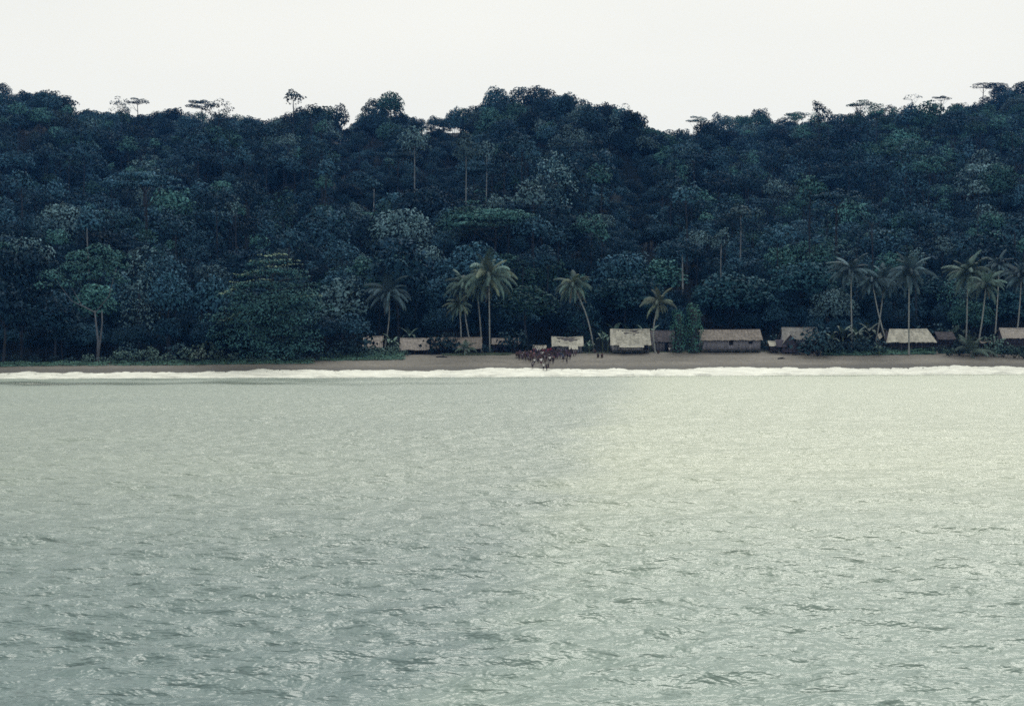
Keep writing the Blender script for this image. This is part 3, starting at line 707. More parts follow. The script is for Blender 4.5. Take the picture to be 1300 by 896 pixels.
# ------------------------------------------------------------------ forest scatter
pts = []
cell = {}
def near(x, y, r):
    cx, cy_ = int(x // 12), int(y // 12)
    for a in (-1, 0, 1):
        for b in (-1, 0, 1):
            for (u, v, rr) in cell.get((cx + a, cy_ + b), ()):
                if (u - x) ** 2 + (v - y) ** 2 < (0.5 * (r + rr)) ** 2: return True
    return False
tries = 0
SHP = ['dome'] * 12 + ['emergent'] * 5 + ['umbrella'] * 1 + ['sparse'] * 1 + ['column'] * 2
while tries < 60000:
    tries += 1
    y = rnd.uniform(318, 830); x = rnd.uniform(-0.5 * y, 0.5 * y)
    Ry = float(ridge_y(x))
    if y > Ry + 25: continue
    if y - float(shore(x)) < (48 if x > -38 else 25): continue
    far = (y - 320) / 400
    sh = rnd.choice(SHP); pi = rnd.choice(BYSH[sh]); p = PROTO[pi]
    s = rnd.choice([rnd.uniform(0.5, .8), rnd.uniform(.75, 1.2)]) * (1.0 - 0.12 * max(0, far))
    if y > Ry - 60:
        if sh != 'dome' and rnd.random() < .93: sh = 'dome'; pi = rnd.choice(BYSH[sh]); p = PROTO[pi]
        s = min(s, 1) * rnd.uniform(0.68, 0.85)
    if y < 350: s *= 0.8
    s *= 1.2
    if sh in ('emergent', 'umbrella', 'sparse') and y > Ry - 130: sh = 'dome'; pi = rnd.choice(BYSH[sh]); p = PROTO[pi]
    if y > Ry - 150: s = min(s, 0.98)
    if sh == 'emergent': s = s * .75 + .08
    if sh in ('sparse', 'umbrella'): s *= 0.86
    r = p['R'] * s * 1.14 if sh != 'column' else p['R'] * s * 1.9
    if sh == 'emergent': r *= 0.9
    if near(x, y, r): continue
    if any((tx - x) ** 2 + (ty - y) ** 2 < (tr + 1) ** 2 and y < ty + 8 for tx, ty, tr in taken): continue
    # keep sight lines open to the picked trees
    cell.setdefault((int(x // 12), int(y // 12)), []).append((x, y, r))
    z = gz(x, y) - 0.4
    damp = fbm(np.array(x), np.array(y), 140, 9)
    tint = rnd.choices(['dark', 'blue', 'green', 'grey'], [2.2 - damp, 3.2, 1.6 + damp + far * 0.6, 0.7])[0]
    px, py = to_px(x, y, z + p['H'] * s)
    pts.append([p['R'] * s / y, x, y, z, s, pi, tint, px, py])
# too tall against the sight line of a picked tree's trunk: nothing removed, the forest closes in
SIGHT = [(527, 238, 6), (592, 248, 5), (618, 240, 4), (438, 262, 5), (475, 268, 5), (788, 312, 6), (820, 328, 6), (867, 392, 7), (916, 353, 6), (942, 327, 10), (113, 303, 4), (555, 262, 26), (628, 306, 30),
         (510, 300, 20), (1252, 206, 12), (124, 440, 22)]
PD = {p_[0]: None for p_ in PICK}
def blocks(px, py, rpx, y):
    for (sx, sy, sw) in SIGHT:
        # tree in front whose crown covers the visible trunk section
        if abs(px - sx) < rpx + sw and py < sy and y < SD[sx] - 4 and py > sy - 160: return sy
    return None
SD = {}
for (px, py, sh, var, tint, H, rpx, lab) in PICK:
    SD[px] = DFOOT[px] if not H else hill_at(px, py, H)
SD[942] = SD[940]; SD[124] = 300
keep = []
for q_ in pts:
    sy = blocks(q_[7], q_[8], q_[0] * F * 0.75, q_[2])
    if sy:
        p = PROTO[q_[5]]; H1 = CAM_H + (hor(q_[7]) - sy - 2) * q_[2] / F - q_[3]
        if H1 < 9: continue
        if p['shape'] in ('emergent', 'umbrella', 'sparse'): q_[5] = rnd.choice(BYSH['dome']); p = PROTO[q_[5]]
        f = H1 / p['H']; q_[4] = f; q_[0] = p['R'] * f / q_[2]; q_[8] = sy + 2
    keep.append(q_)
pts = keep
infr = [q_ for q_ in pts if -15 < q_[7] < 1315]
infr.sort(key=lambda q_: -q_[0])
single = infr[:235]; ids = set(id(q_) for q_ in single)
rest = [q_ for q_ in pts if id(q_) not in ids]
for q_ in single: tree(PROTO[q_[5]], q_[6], q_[1], q_[2], q_[3], q_[4])
print('forest', len(pts), 'single', len(single), 'rest', len(rest))

# the rest of the forest: one object, instanced by geometry nodes
def gn_forest(name, rows, label):
    pc = bpy.data.collections.new(name + '_kinds')
    for pi, p in enumerate(PROTO):
        o = bpy.data.objects.new(f'{name}_kind_{pi:02d}', JOIN[pi]); o.color = (0, 0, 0, 1); pc.objects.link(o)
    me = bpy.data.meshes.new(name); n = len(rows)
    me.vertices.add(n); me.vertices.foreach_set('co', np.array([(r_[1], r_[2], r_[3]) for r_ in rows], np.float32).ravel())
    for an, ty, vals in (('kind_index', 'INT', [r_[5] for r_ in rows]), ('size', 'FLOAT', [r_[4] for r_ in rows]), ('turn', 'FLOAT', [rnd.uniform(0, 6.28) for _ in rows])):
        at = me.attributes.new(an, ty, 'POINT'); at.data.foreach_set('value', np.array(vals, np.int32 if ty == 'INT' else np.float32))
    at = me.attributes.new('tint', 'FLOAT_COLOR', 'POINT'); at.data.foreach_set('color', np.array([(*TINT[r_[6]], 1) for r_ in rows], np.float32).ravel())
    o = solo(name, me, label, None, kind='stuff'); o.color = (0, 0, 0, 1)
    ng = bpy.data.node_groups.new(name, 'GeometryNodeTree')
    ng.interface.new_socket('Geometry', in_out='INPUT', socket_type='NodeSocketGeometry'); ng.interface.new_socket('Geometry', in_out='OUTPUT', socket_type='NodeSocketGeometry')
    N = ng.nodes; L = ng.links
    gi = N.new('NodeGroupInput'); go = N.new('NodeGroupOutput'); ci = N.new('GeometryNodeCollectionInfo'); ci.inputs[0].default_value = pc
    ci.inputs[1].default_value = True; ci.inputs[2].default_value = True
    ip = N.new('GeometryNodeInstanceOnPoints'); ip.inputs['Pick Instance'].default_value = True
    def attr(an, ty):
        a = N.new('GeometryNodeInputNamedAttribute'); a.data_type = ty; a.inputs[0].default_value = an; return a
    ai = attr('kind_index', 'INT'); asz = attr('size', 'FLOAT'); atn = attr('turn', 'FLOAT')
    cx = N.new('ShaderNodeCombineXYZ')
    L.new(gi.outputs[0], ip.inputs['Points']); L.new(ci.outputs[0], ip.inputs['Instance']); L.new(ai.outputs[0], ip.inputs['Instance Index'])
    L.new(atn.outputs[0], cx.inputs[2]); L.new(cx.outputs[0], ip.inputs['Rotation']); L.new(asz.outputs[0], ip.inputs['Scale']); L.new(ip.outputs[0], go.inputs[0])
    md = o.modifiers.new('trees', 'NODES'); md.node_group = ng
    return o
JOIN = []
for p in PROTO:
    def rd(me):
        v = np.empty(len(me.vertices) * 3, np.float32); me.vertices.foreach_get('co', v)
        qs = [list(pl.vertices) for pl in me.polygons]; return v.reshape(-1, 3), qs
    v1, q1 = rd(p['crown']); v2, q2 = rd(p['trunk'])
    me = bpy.data.meshes.new('joined_tree'); me.from_pydata(np.vstack([v1, v2]).tolist(), [], q1 + [[a_ + len(v1) for a_ in f_] for f_ in q2])
    fa_ = np.zeros(len(v1) * 3, np.float32); p['crown'].attributes['facing'].data.foreach_get('vector', fa_)
    at = me.attributes.new('facing', 'FLOAT_VECTOR', 'POINT'); at.data.foreach_set('vector', np.concatenate([fa_, np.tile(np.array((0, -1, 0), np.float32), len(v2))]))
    me.materials.append(LEAF); me.materials.append(BARKD)
    mi = np.zeros(len(q1) + len(q2), np.int32); mi[len(q1):] = 1; me.polygons.foreach_set('material_index', mi); JOIN.append(me)
gn_forest('distant_forest', rest, 'unbroken rainforest covering the upper hillside')

# understorey: dark saplings and bushes that close the gaps low down
def bush_mesh(r, h, nl, leaf, dens):
    lob = []
    for k in range(nl):
        a = k * 2.4; f = math.sqrt((k + .5) / nl) * 0.7; rr = r * rnd.uniform(0.35, 0.5)
        lob.append((math.cos(a) * f * r, math.sin(a) * f * r, h * rnd.uniform(0.35, 0.78) * (1 - 0.35 * f), rr, rr, rr * 0.8 * h / r))
    mb = MB(); lobe_leaves(mb, lob, dens, leaf, -0.7, 0.7); return mb
BUSH = [bush_mesh(2.0, 2.0 + 0.4 * k, 7 + k, 0.42, 4.5).mesh('bush', LEAF) for k in range(4)]
STEMS = []
for k in range(2):
    mb = MB()
    for j in range(5): a = j * 1.3; mb.tube([(0, 0, 0), (math.cos(a) * .4, math.sin(a) * .4, 0.7), (math.cos(a) * 1.0, math.sin(a) * 1.0, 1.5)], [.07, .05, .02], 4)
    STEMS.append(mb.mesh('stems', BARKD))
us = []
while len(us) < 6500:
    y = rnd.uniform(300, 560) if len(us) < 3300 else rnd.uniform(480, 790); x = rnd.uniform(-0.45 * y, 0.45 * y); t_ = y - float(shore(x))
    if t_ < (22 if x < -40 else 46): continue
    us.append((0, x, y, gz(x, y) - 0.3, rnd.uniform(0.9, 2.4), rnd.choice(BYSH['dome']), rnd.choice(['dark', 'blue', 'dark'])))
us = [(a, x, y, z, (0.34 + 0.16 * (s_ - .9)) * (1.0 if y < 350 else 1), pi, t_) for (a, x, y, z, s_, pi, t_) in us]
gn_forest('forest_undergrowth', us, 'dark bushes and saplings filling the forest floor')

# ------------------------------------------------------------------ palms
def frond_mesh(e0, droop, L, seed, leaflets=30, hang=0.85):
    """a coconut frond starting at the origin along +X; e0 = elevation at the base, droop = total bend"""
    mb = MB(); n = 12; pts_, dirs = [np.zeros(3)], []
    for k in range(n):
        e = e0 - droop * ((k + 0.5) / n) ** 1.25; d = np.array((math.cos(e), 0, math.sin(e))); dirs.append(d); pts_.append(pts_[-1] + d * L / n)
    pts_ = np.array(pts_); mb.tube(pts_, np.linspace(0.06, 0.015, n + 1), 4, False)
    v, q_ = [], []
    for k in range(leaflets):
        s = 0.12 + 0.88 * (k + 0.5) / leaflets; f = s * n; i0 = min(int(f), n - 1); c = pts_[i0] + (pts_[i0 + 1] - pts_[i0]) * (f - i0); d = dirs[i0]
        ll = L * 0.19 * rnd.uniform(.8, 1.15) * (math.sin(math.pi * min(1, 0.18 + s * 0.82)) ** 0.6 + 0.15)
        for sd_ in (-1, 1):
            side = np.array((0, sd_, 0)); dn = np.array((0, 0, -1.0))
            w1 = side * (1 - hang * 0.5) + d * 0.55 + dn * hang * rnd.uniform(0.5, 1.1); w1 /= np.linalg.norm(w1)
            tip = c + w1 * ll; mid = c + (w1 * 0.5 + side * 0.08) * ll
            wd = d * 0.06
            b = len(v); v += [c - wd, c + wd, mid + wd * 0.9, mid - wd * 0.9, tip + dn * 0.15 * ll]
            q_ += [(b, b + 1, b + 2, b + 3), (b + 3, b + 2, b + 4, b + 4)]
    qq = [a for a in q_ if a[2] != a[3]]; tr = [(a[0], a[1], a[2]) for a in q_ if a[2] == a[3]]
    mb.add(v, qq, tr)
    return mb.mesh('frond', FROND)
FR = {'up': [frond_mesh(R(78), R(60), 4.4, 0, hang=.45), frond_mesh(R(62), R(75), 4.6, 1, hang=.5)], 'mid': [frond_mesh(R(42), R(85), 4.8, 2), frond_mesh(R(25), R(80), 4.8, 3), frond_mesh(R(34), R(100), 4.6, 3)],
      'low': [frond_mesh(R(5), R(90), 4.6, 4, hang=.95), frond_mesh(R(-22), R(62), 4.4, 5, hang=.95), frond_mesh(R(-8), R(78), 4.7, 5, hang=.95)], 'dead': [frond_mesh(R(-50), R(38), 4.2, 6, hang=1.0, leaflets=20)]}
NUTS = MB()
for k in range(8): NUTS.ell((0.36 * math.cos(k * .9), 0.36 * math.sin(k * .9), -0.35 - 0.14 * (k % 3)), (.15, .15, .18), 7, 5)
NUT = NUTS.mesh('coconuts', mat('coconut', (0.07, 0.10, 0.05), .6, .3, (3, .2)), True)
def palm(crown, base, rpx, D, lab, tint=(0.055, 0.085, 0.085), bend=0.0, nf=(7, 17, 15), dead=0, yellow=0, group='coconut palms'):
    b = P(base[0], base[1], D); z0 = min(b.z, gz(b.x, D)) if base[1] > 440 else gz(b.x, D); c = P(crown[0], crown[1], D)
    o = thing('coconut_palm', lab, 'palm', (b.x, D, z0), 0, group)
    # follow the visible line of the trunk down to the ground
    dx = c.x - b.x; H = c.z - z0; f = (b.z - z0) / max(H, .1)
    pts_ = []
    for k in range(9):
        s = k / 8; pts_.append((dx * s + bend * math.sin(math.pi * s) * H * 0.1, 0.3 * math.sin(s * 3), H * s))
    mb = MB(); mb.tube(pts_, [0.26] + [0.17 - 0.006 * k for k in range(8)], 7)
    part('trunk', mb.mesh('palm_trunk', PALMB, True), o)
    part('coconuts', NUT, o).location = (pts_[-1][0], pts_[-1][1], H)
    sc_ = rpx * D / F / 3.7
    a = rnd.uniform(0, 6)
    for grp_, cnt in zip(('up', 'mid', 'low', 'dead'), (*nf, dead)):
        for k in range(cnt):
            a += 2.4
            fr = part('frond', rnd.choice(FR[grp_]), o); fr.location = (pts_[-1][0], pts_[-1][1], H + 0.1)
            fr.rotation_euler = (rnd.uniform(-.3, .3), rnd.uniform(-.22, .3), a + rnd.uniform(-.2, .2)); fr.scale = (sc_ * rnd.uniform(.75, 1.15),) * 3
            v_ = rnd.uniform(.75, 1.3); cl = tint
            if grp_ == 'dead': cl = (0.12, 0.11, 0.085)
            elif k < yellow: cl = (0.085, 0.11, 0.08)
            fr.color = (cl[0] * v_, cl[1] * v_, cl[2] * v_, 1)
            if grp_ == 'dead': fr['label'] = 'dry hanging brown frond'
GP = (0.058, 0.100, 0.092); BP = (0.042, 0.080, 0.098)
palm((494, 372), (487, 440), 27, 322, 'lone palm rising behind the leftmost hut, shaded crown', BP, 0.4, dead=1)
palm((588, 362), (600, 445), 24, 318, 'palm in the cluster of four, leaning away from the tallest', GP, -0.3, yellow=1)
palm((583, 388), (585, 446), 19, 316, 'lowest palm of the cluster of four, with yellowish fronds', GP, 0.2, yellow=3, nf=(4, 13, 9))
palm((605, 362), (612, 446), 25, 320, 'palm half hidden behind the tallest palm of the cluster', GP, 0.1)
palm((621, 350), (622, 450), 33, 312, 'tallest palm of the cluster of four, straight trunk and full crown', GP, 0.0, yellow=3, nf=(7, 17, 15), dead=1)
palm((728, 362), (754, 447), 24, 318, 'leaning palm with drooping ragged crown beside the crowd-side hut', GP, 0.6, nf=(5, 13, 14), dead=4, yellow=2)
palm((837, 385), (832, 449), 20, 312, 'short palm with curved pale trunk beside the pale stilt hut', (0.075, 0.10, 0.085), -0.7, nf=(5, 12, 8), dead=1, yellow=3)
palm((1081, 345), (1082, 436), 25, 318, 'straight palm immediately left of the crossed pair', BP, 0.0)
palm((1123, 355), (1110, 440), 22, 320, 'one of the crossed palms, leaning outward over the bushes', BP, 0.2)
palm((1108, 358), (1129, 440), 22, 318, 'one of the crossed palms, leaning across from beside the slant-roofed hut', BP, -0.2)
palm((1155, 348), (1154, 441), 26, 311, 'tall straight palm standing in front of the slant-roofed hut', BP, 0.0, nf=(7, 15, 13), dead=1)
palm((1229, 348), (1226, 440), 27, 322, 'tall full-crowned palm in the dense palm clump', GP, 0.1)
palm((1252, 362), (1240, 440), 23, 314, 'palm on a leaning pale trunk beside the low frond clump', GP, 0.2, dead=1)
palm((1269, 338), (1262, 440), 19, 330, 'small-crowned palm behind the leaning one near the right edge', BP, 0.1)
palm((1297, 352), (1288, 440), 22, 318, 'palm cut by the right edge above the end hut', BP, 0.2)
def ground_palm(px, py, rpx, D, lab):
    x = P(px, py, D).x; z = gz(x, D); o = thing('young_palm', lab, 'palm', (x, D, z), 0, 'young trunkless palms'); sc_ = rpx * D / F / 3.4; a = 0
    mb = MB(); mb.tube([(0, 0, 0), (0, 0, 0.7), (0, 0, 1.2)], [.35, .3, .15], 7); part('trunk', mb.mesh('short_trunk', PALMB), o)
    for grp_, cnt in (('up', 7), ('mid', 7), ('low', 2)):
        for k in range(cnt):
            a += 2.4; fr = part('frond', rnd.choice(FR[grp_]), o); fr.location = (0, 0, 1.0); fr.rotation_euler = (0, 0, a); fr.scale = (sc_ * rnd.uniform(.8, 1.1),) * 3
            v_ = rnd.uniform(.8, 1.2); fr.color = (0.075 * v_, 0.115 * v_, 0.10 * v_, 1)
ground_palm(1233, 436, 23, 309, 'big trunkless clump of arching fronds left of the leaning palm')
ground_palm(1250, 438, 17, 312, 'smaller trunkless frond clump beside the leaning pale trunk')
ground_palm(591, 447, 13, 307, 'young palm in front of the long low tan hut')
ground_palm(1097, 440, 15, 316, 'young palm among bushes below the crossed pair')

# banana plants: large leaves, each a part
def banana_leaf(L, w_, droop):
    v, q_ = [], []; n = 7; c = np.zeros(3); e = R(75)
    for k in range(n + 1):
        s = k / n; ww = w_ * math.sin(math.pi * min(0.97, 0.08 + s * 0.9)) ** 0.7
        v += [c + (0, -ww, 0.16 * ww), c, c + (0, ww, 0.16 * ww)]
        e -= droop / n; c = c + np.array((math.cos(e), 0, math.sin(e))) * L / n
    for k in range(n):
        b = k * 3; q_ += [(b, b + 1, b + 4, b + 3), (b + 1, b + 2, b + 5, b + 4)]
    mb = MB(); mb.add(v, q_); return mb.mesh('banana_leaf', FROND)
BL = [banana_leaf(2.6, 0.34, R(60)), banana_leaf(2.8, 0.36, R(110)), banana_leaf(2.3, 0.32, R(140))]
STALK = MB(); STALK.tube([(0, 0, 0), (0.03, 0, 1.4), (0, 0, 2.6)], [.16, .13, .07], 7); STALK = STALK.mesh('stalk', mat('banana_stalk', (0.07, 0.10, 0.06), .7, .3, (2, .3)), True)
def banana(px, D, s, lab, v0=1.0):
    x = P(px, 446, D).x; o = thing('banana_plant', lab, 'banana plant', (x, D, gz(x, D)), rnd.uniform(0, 6), 'banana plants'); o.scale = (s, s, s)
    part('stalk', STALK, o); a = 0
    for k in range(9):
        a += 2.4; l = part('leaf', BL[0 if k < 3 else 1 + k % 2], o); l.location = (0, 0, 2.5 - 0.04 * k); l.rotation_euler = (0, 0, a); v_ = v0 * rnd.uniform(.7, 1.35)
        l.scale = (rnd.uniform(.85, 1.1),) * 3; l.color = (0.075 * v_, 0.125 * v_, 0.11 * v_, 1)
for (px, D, s, lab, v0) in [(772, 314, 1.15, 'banana plant against the near corner of the pale stilt hut', 1.5), (781, 326, 1.6, 'banana plant rising behind the ridge of the pale stilt hut', 1.3), (765, 320, 1.0, 'small banana plant between leaning palm and stilt hut', 1.5),
        (816, 326, 1.55, 'banana plant behind the far end of the stilt hut roof', 1.1), (826, 328, 1.4, 'banana plant between the stilt hut and curved palm', 1.1), (800, 330, 1.5, 'banana plant behind the middle of the stilt hut roof', .9),
        (500, 309, 0.95, 'banana plant in the gap between the first two huts', 1.2), (494, 313, 1.1, 'banana plant close beside the leftmost hut', .8), (520, 324, 1.4, 'banana plant behind the tan-roofed hut', .8),
        (1056, 312, 1.1, 'banana plant beside the purple gabled hut\'s sheltering tree', 1.0), (1070, 316, 1.4, 'banana plant under the palm left of the crossed pair', .9), (1088, 318, 1.3, 'banana plant among the dark bushes below the crossed palms', 1.1),
        (1104, 322, 1.6, 'tall banana plant right under the crossed trunks', .8), (748, 313, 0.7, 'low banana plant at the foot of the leaning palm', 1.6), (1116, 309, .7, 'stunted banana plant beside the tiny white shed', 1.0)]:
    banana(px, D, s, lab, v0)

# ------------------------------------------------------------------ shrubs and creepers
def shrub(px, D, s, tint, lab, sz=None, group='beach-edge shrubs'):
    x = P(px, 446, D).x; o = thing('shrub', lab, 'shrub', (x, D, gz(x, D) - 0.1), rnd.uniform(0, 6), group); o.scale = (s, s, sz or s)
    part('stems', STEMS[rnd.randrange(2)], o); c = part('foliage', BUSH[rnd.randrange(4)], o); v_ = rnd.uniform(.85, 1.25); c.color = (*[q_ * v_ for q_ in tint], 1)
    return o
SG = (0.065, 0.115, 0.105); SB = (0.024, 0.056, 0.072); SL = (0.11, 0.16, 0.14)
TW = {SG: 'green', SB: 'dark bluish', SL: 'pale green'}
rowdefs = [(2, 296, 1.0, SB), (22, 294, .8, SB), (44, 292, .8, SB), (68, 291, .7, SB), (90, 291, .7, SB), (112, 291, .8, SG), (132, 291, .9, SG), (152, 291, 1.0, SG), (163, 296, 1.6, SB), (172, 291, 1.1, SG), (190, 296, 1.5, SG), (196, 291, .9, SG),
           (212, 292, 1.2, SG), (226, 296, 1.8, SB), (238, 292, 1.1, SG), (252, 292, 1.2, SL), (262, 297, 2.0, SG), (275, 292, 1.0, SG), (296, 292, .8, SG), (318, 292, .7, SG), (338, 293, .8, SG), (360, 293, .7, SG), (382, 294, .9, SB),
           (402, 296, 1.3, SB), (424, 298, 1.3, SB), (440, 301, 1.5, SB), (458, 300, 1.3, SB), (470, 301, .9, SG), (486, 302, 1.0, SG), (500, 303, .8, SG), (513, 304, .6, SG), (452, 306, 2.3, SB)]
for (px, D, s, tn) in rowdefs:
    REG.append((shrub(px, D, s, tn, ''), f"{TW[tn]} {'large' if s > 1.25 else 'small' if s < .85 else 'leafy'} beach-edge shrub " + place_phrase(px).replace('above', 'below') if px < 400 and not (230 < px < 400) else
                (f"{TW[tn]} {'large' if s > 1.25 else 'small' if s < .85 else 'leafy'} beach-edge shrub " + ('at the foot of the tiered beach tree' if px < 400 else 'beside the leftmost hut' if px < 495 else 'in front of the tan-roofed hut')), px, 450))
for (px, D, s, tn, lab) in [(559, 309, 2.3, SB, 'bushy shrub in front of the join of tan hut and long low hut'), (567, 311, 1.7, SB, 'second shrub crowding the join of the tan huts'), (617, 310, .8, SB, 'shrub at the foot of the tallest palm'), (652, 312, 2.0, SB, 'dark shrub between the dark-walled hut and the crowd'),
        (664, 314, 1.2, SB, 'dark shrub right behind the crowd'), (747, 316, .8, SG, 'low green shrub beneath the leaning palm'), (975, 322, 1.3, SB, 'shrub behind the gap beside the long plank house'), (985, 325, 1.5, SB, 'taller shrub behind the tiny pale roof'),
        (1026, 309, 2.0, SB, 'shrub covering the corner of the purple gabled hut'), (1038, 308, 2.1, SB, 'big shrub at the end of the purple gabled hut'), (1048, 309, 1.2, SG, 'green shrub beside the sitting figure'), (1062, 311, 1.5, SB, 'dark shrub left of the banana plants'),
        (1078, 311, 1.7, SB, 'dark shrub below the palm left of the crossed pair'), (1094, 312, 1.7, SB, 'large dark shrub below the crossed palms'), (1108, 312, 1.6, SB, 'rounded dark shrub near the tiny white shed'), (1193, 313, 1.0, SB, 'shrub between slant-roofed and small dark-roofed huts'),
        (1205, 309, .9, SG, 'low shrub in front of the small dark-roofed hut'), (1218, 310, 1.2, SB, 'shrub left of the big frond clump'), (1262, 310, 1.5, SG, 'green shrub right of the leaning pale trunk'), (1274, 309, 1.1, SB, 'shrub in front of the end hut'),
        (1288, 308, 1.1, SG, 'leafy shrub below the rightmost palm'), (1300, 308, 1.2, SB, 'last shrub at the right edge below the end hut'), (1183, 330, 2.2, SB, 'tall shrub behind the slant-roofed hut'), (1210, 330, 2.4, SG, 'tall green shrub behind the small dark-roofed hut')]:
    shrub(px, D, s, tn, lab)

# low creeper mat along the top of the beach: nobody could count it
def creeper(name, segs, label, col):
    cs, ns = [], []
    for (p0, p1, t0, t1, n, hh) in segs:
        for k in range(n):
            px = rnd.uniform(p0, p1); u = rnd.random(); x = (px - 650) * 300 / F; y = float(shore(x)) + t0 + (t1 - t0) * u
            if (px - p0) < 6 * rnd.random() or (p1 - px) < 6 * rnd.random(): continue
            x = (px - 650) * y / F; h = hh * (0.35 + 0.65 * abs(math.sin(x * .7 + y) * math.cos(x * .31))) * (1 if u > .25 else .5)
            cs.append((x, y, gz(x, y) + rnd.uniform(0.02, h))); ns.append((rnd.uniform(-.5, .5), -0.5, 1))
    mb = MB(); mb.leaves(np.array(cs), np.array(ns), 0.34, .7, .5)
    o = solo(name, mb.mesh(name, LEAF), label, None, kind='stuff'); o.color = (*col, 1)
creeper('beach_creeper', [(1042, 1190, 21, 27, 9000, 1.2), (1190, 1330, 22, 27, 7500, 1.0), (-40, 140, 13, 18, 5000, .8), (140, 400, 13.5, 19, 9000, .8), (400, 515, 17, 26, 7000, 1.1)], 'mat of green beach creeper along the top of the sand', (0.060, 0.125, 0.100))
creeper('beach_grass', [(560, 650, 23, 28, 2500, .25), (650, 1040, 26, 29, 1500, .15)], 'thin grass where the sand meets the huts', (0.07, 0.10, 0.07))

# ------------------------------------------------------------------ huts
def M(name, c, a=0.3, sx=(1, 1, 1), s=1.5): return mat(name, c, .9, .15, (s, a, sx), (6, .5, .05))
TH = {'pale': M('pale_thatch', (0.40, 0.393, 0.345), .3, (1, .4, .4)), 'tan': M('tan_thatch', (0.29, 0.268, 0.25), .3, (2.5, .4, .4)), 'brown': M('brown_thatch', (0.22, 0.20, 0.182), .3, (2, .4, .4)),
      'grey': M('grey_thatch', (0.20, 0.20, 0.195), .3, (1, .4, .4)), 'dark': M('dark_thatch', (0.09, 0.085, 0.095), .3, (1, .4, .4))}
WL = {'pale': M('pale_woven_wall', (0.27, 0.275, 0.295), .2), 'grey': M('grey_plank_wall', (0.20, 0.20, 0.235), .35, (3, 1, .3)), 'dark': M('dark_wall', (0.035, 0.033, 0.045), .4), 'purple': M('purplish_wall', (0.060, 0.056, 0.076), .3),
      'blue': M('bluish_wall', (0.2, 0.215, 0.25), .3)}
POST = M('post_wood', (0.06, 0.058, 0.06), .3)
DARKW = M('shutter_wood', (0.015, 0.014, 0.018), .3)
def courses(mb, x0, x1, ya, za, yb, zb, n, thick=.10, jag=.10, sag=.12, xin0=0, xin1=0, slope_end=(0, 0)):
    """thatch courses from eave (ya,za) to ridge (yb,zb); every course lies over the one below; x ends slide inwards to the ridge by xin"""
    seg = max(4, int((x1 - x0) / 0.5))
    for k in range(n):
        s0, s1 = k / n - .04, (k + 1) / n + .03
        v = []
        for j in range(seg + 1):
            u = j / seg
            for (s, lift) in ((max(s0, -.05), thick), (min(s1, 1), 0.02)):
                sg = -sag * math.sin(math.pi * u) * s; xa = x0 + xin0 * s; xb = x1 - xin1 * s; jx = (rnd.uniform(-1, 1) * jag if s == max(s0, -.05) else 0)
                x = xa + (xb - xa) * u; yy = ya + (yb - ya) * s; zz = za + (zb - za) * s + lift + jx * .6 + sg
                v.append((x, yy, zz)); 
            a, b = v[-2], v[-1]; v[-1:] = [b, (a[0], a[1] + (.0), a[2] - thick * 1.3)]
        q_ = []
        for j in range(seg):
            b = j * 3; q_ += [(b, b + 3, b + 4, b + 1), (b + 2, b + 5, b + 3, b)]
        mb.add(v, q_)
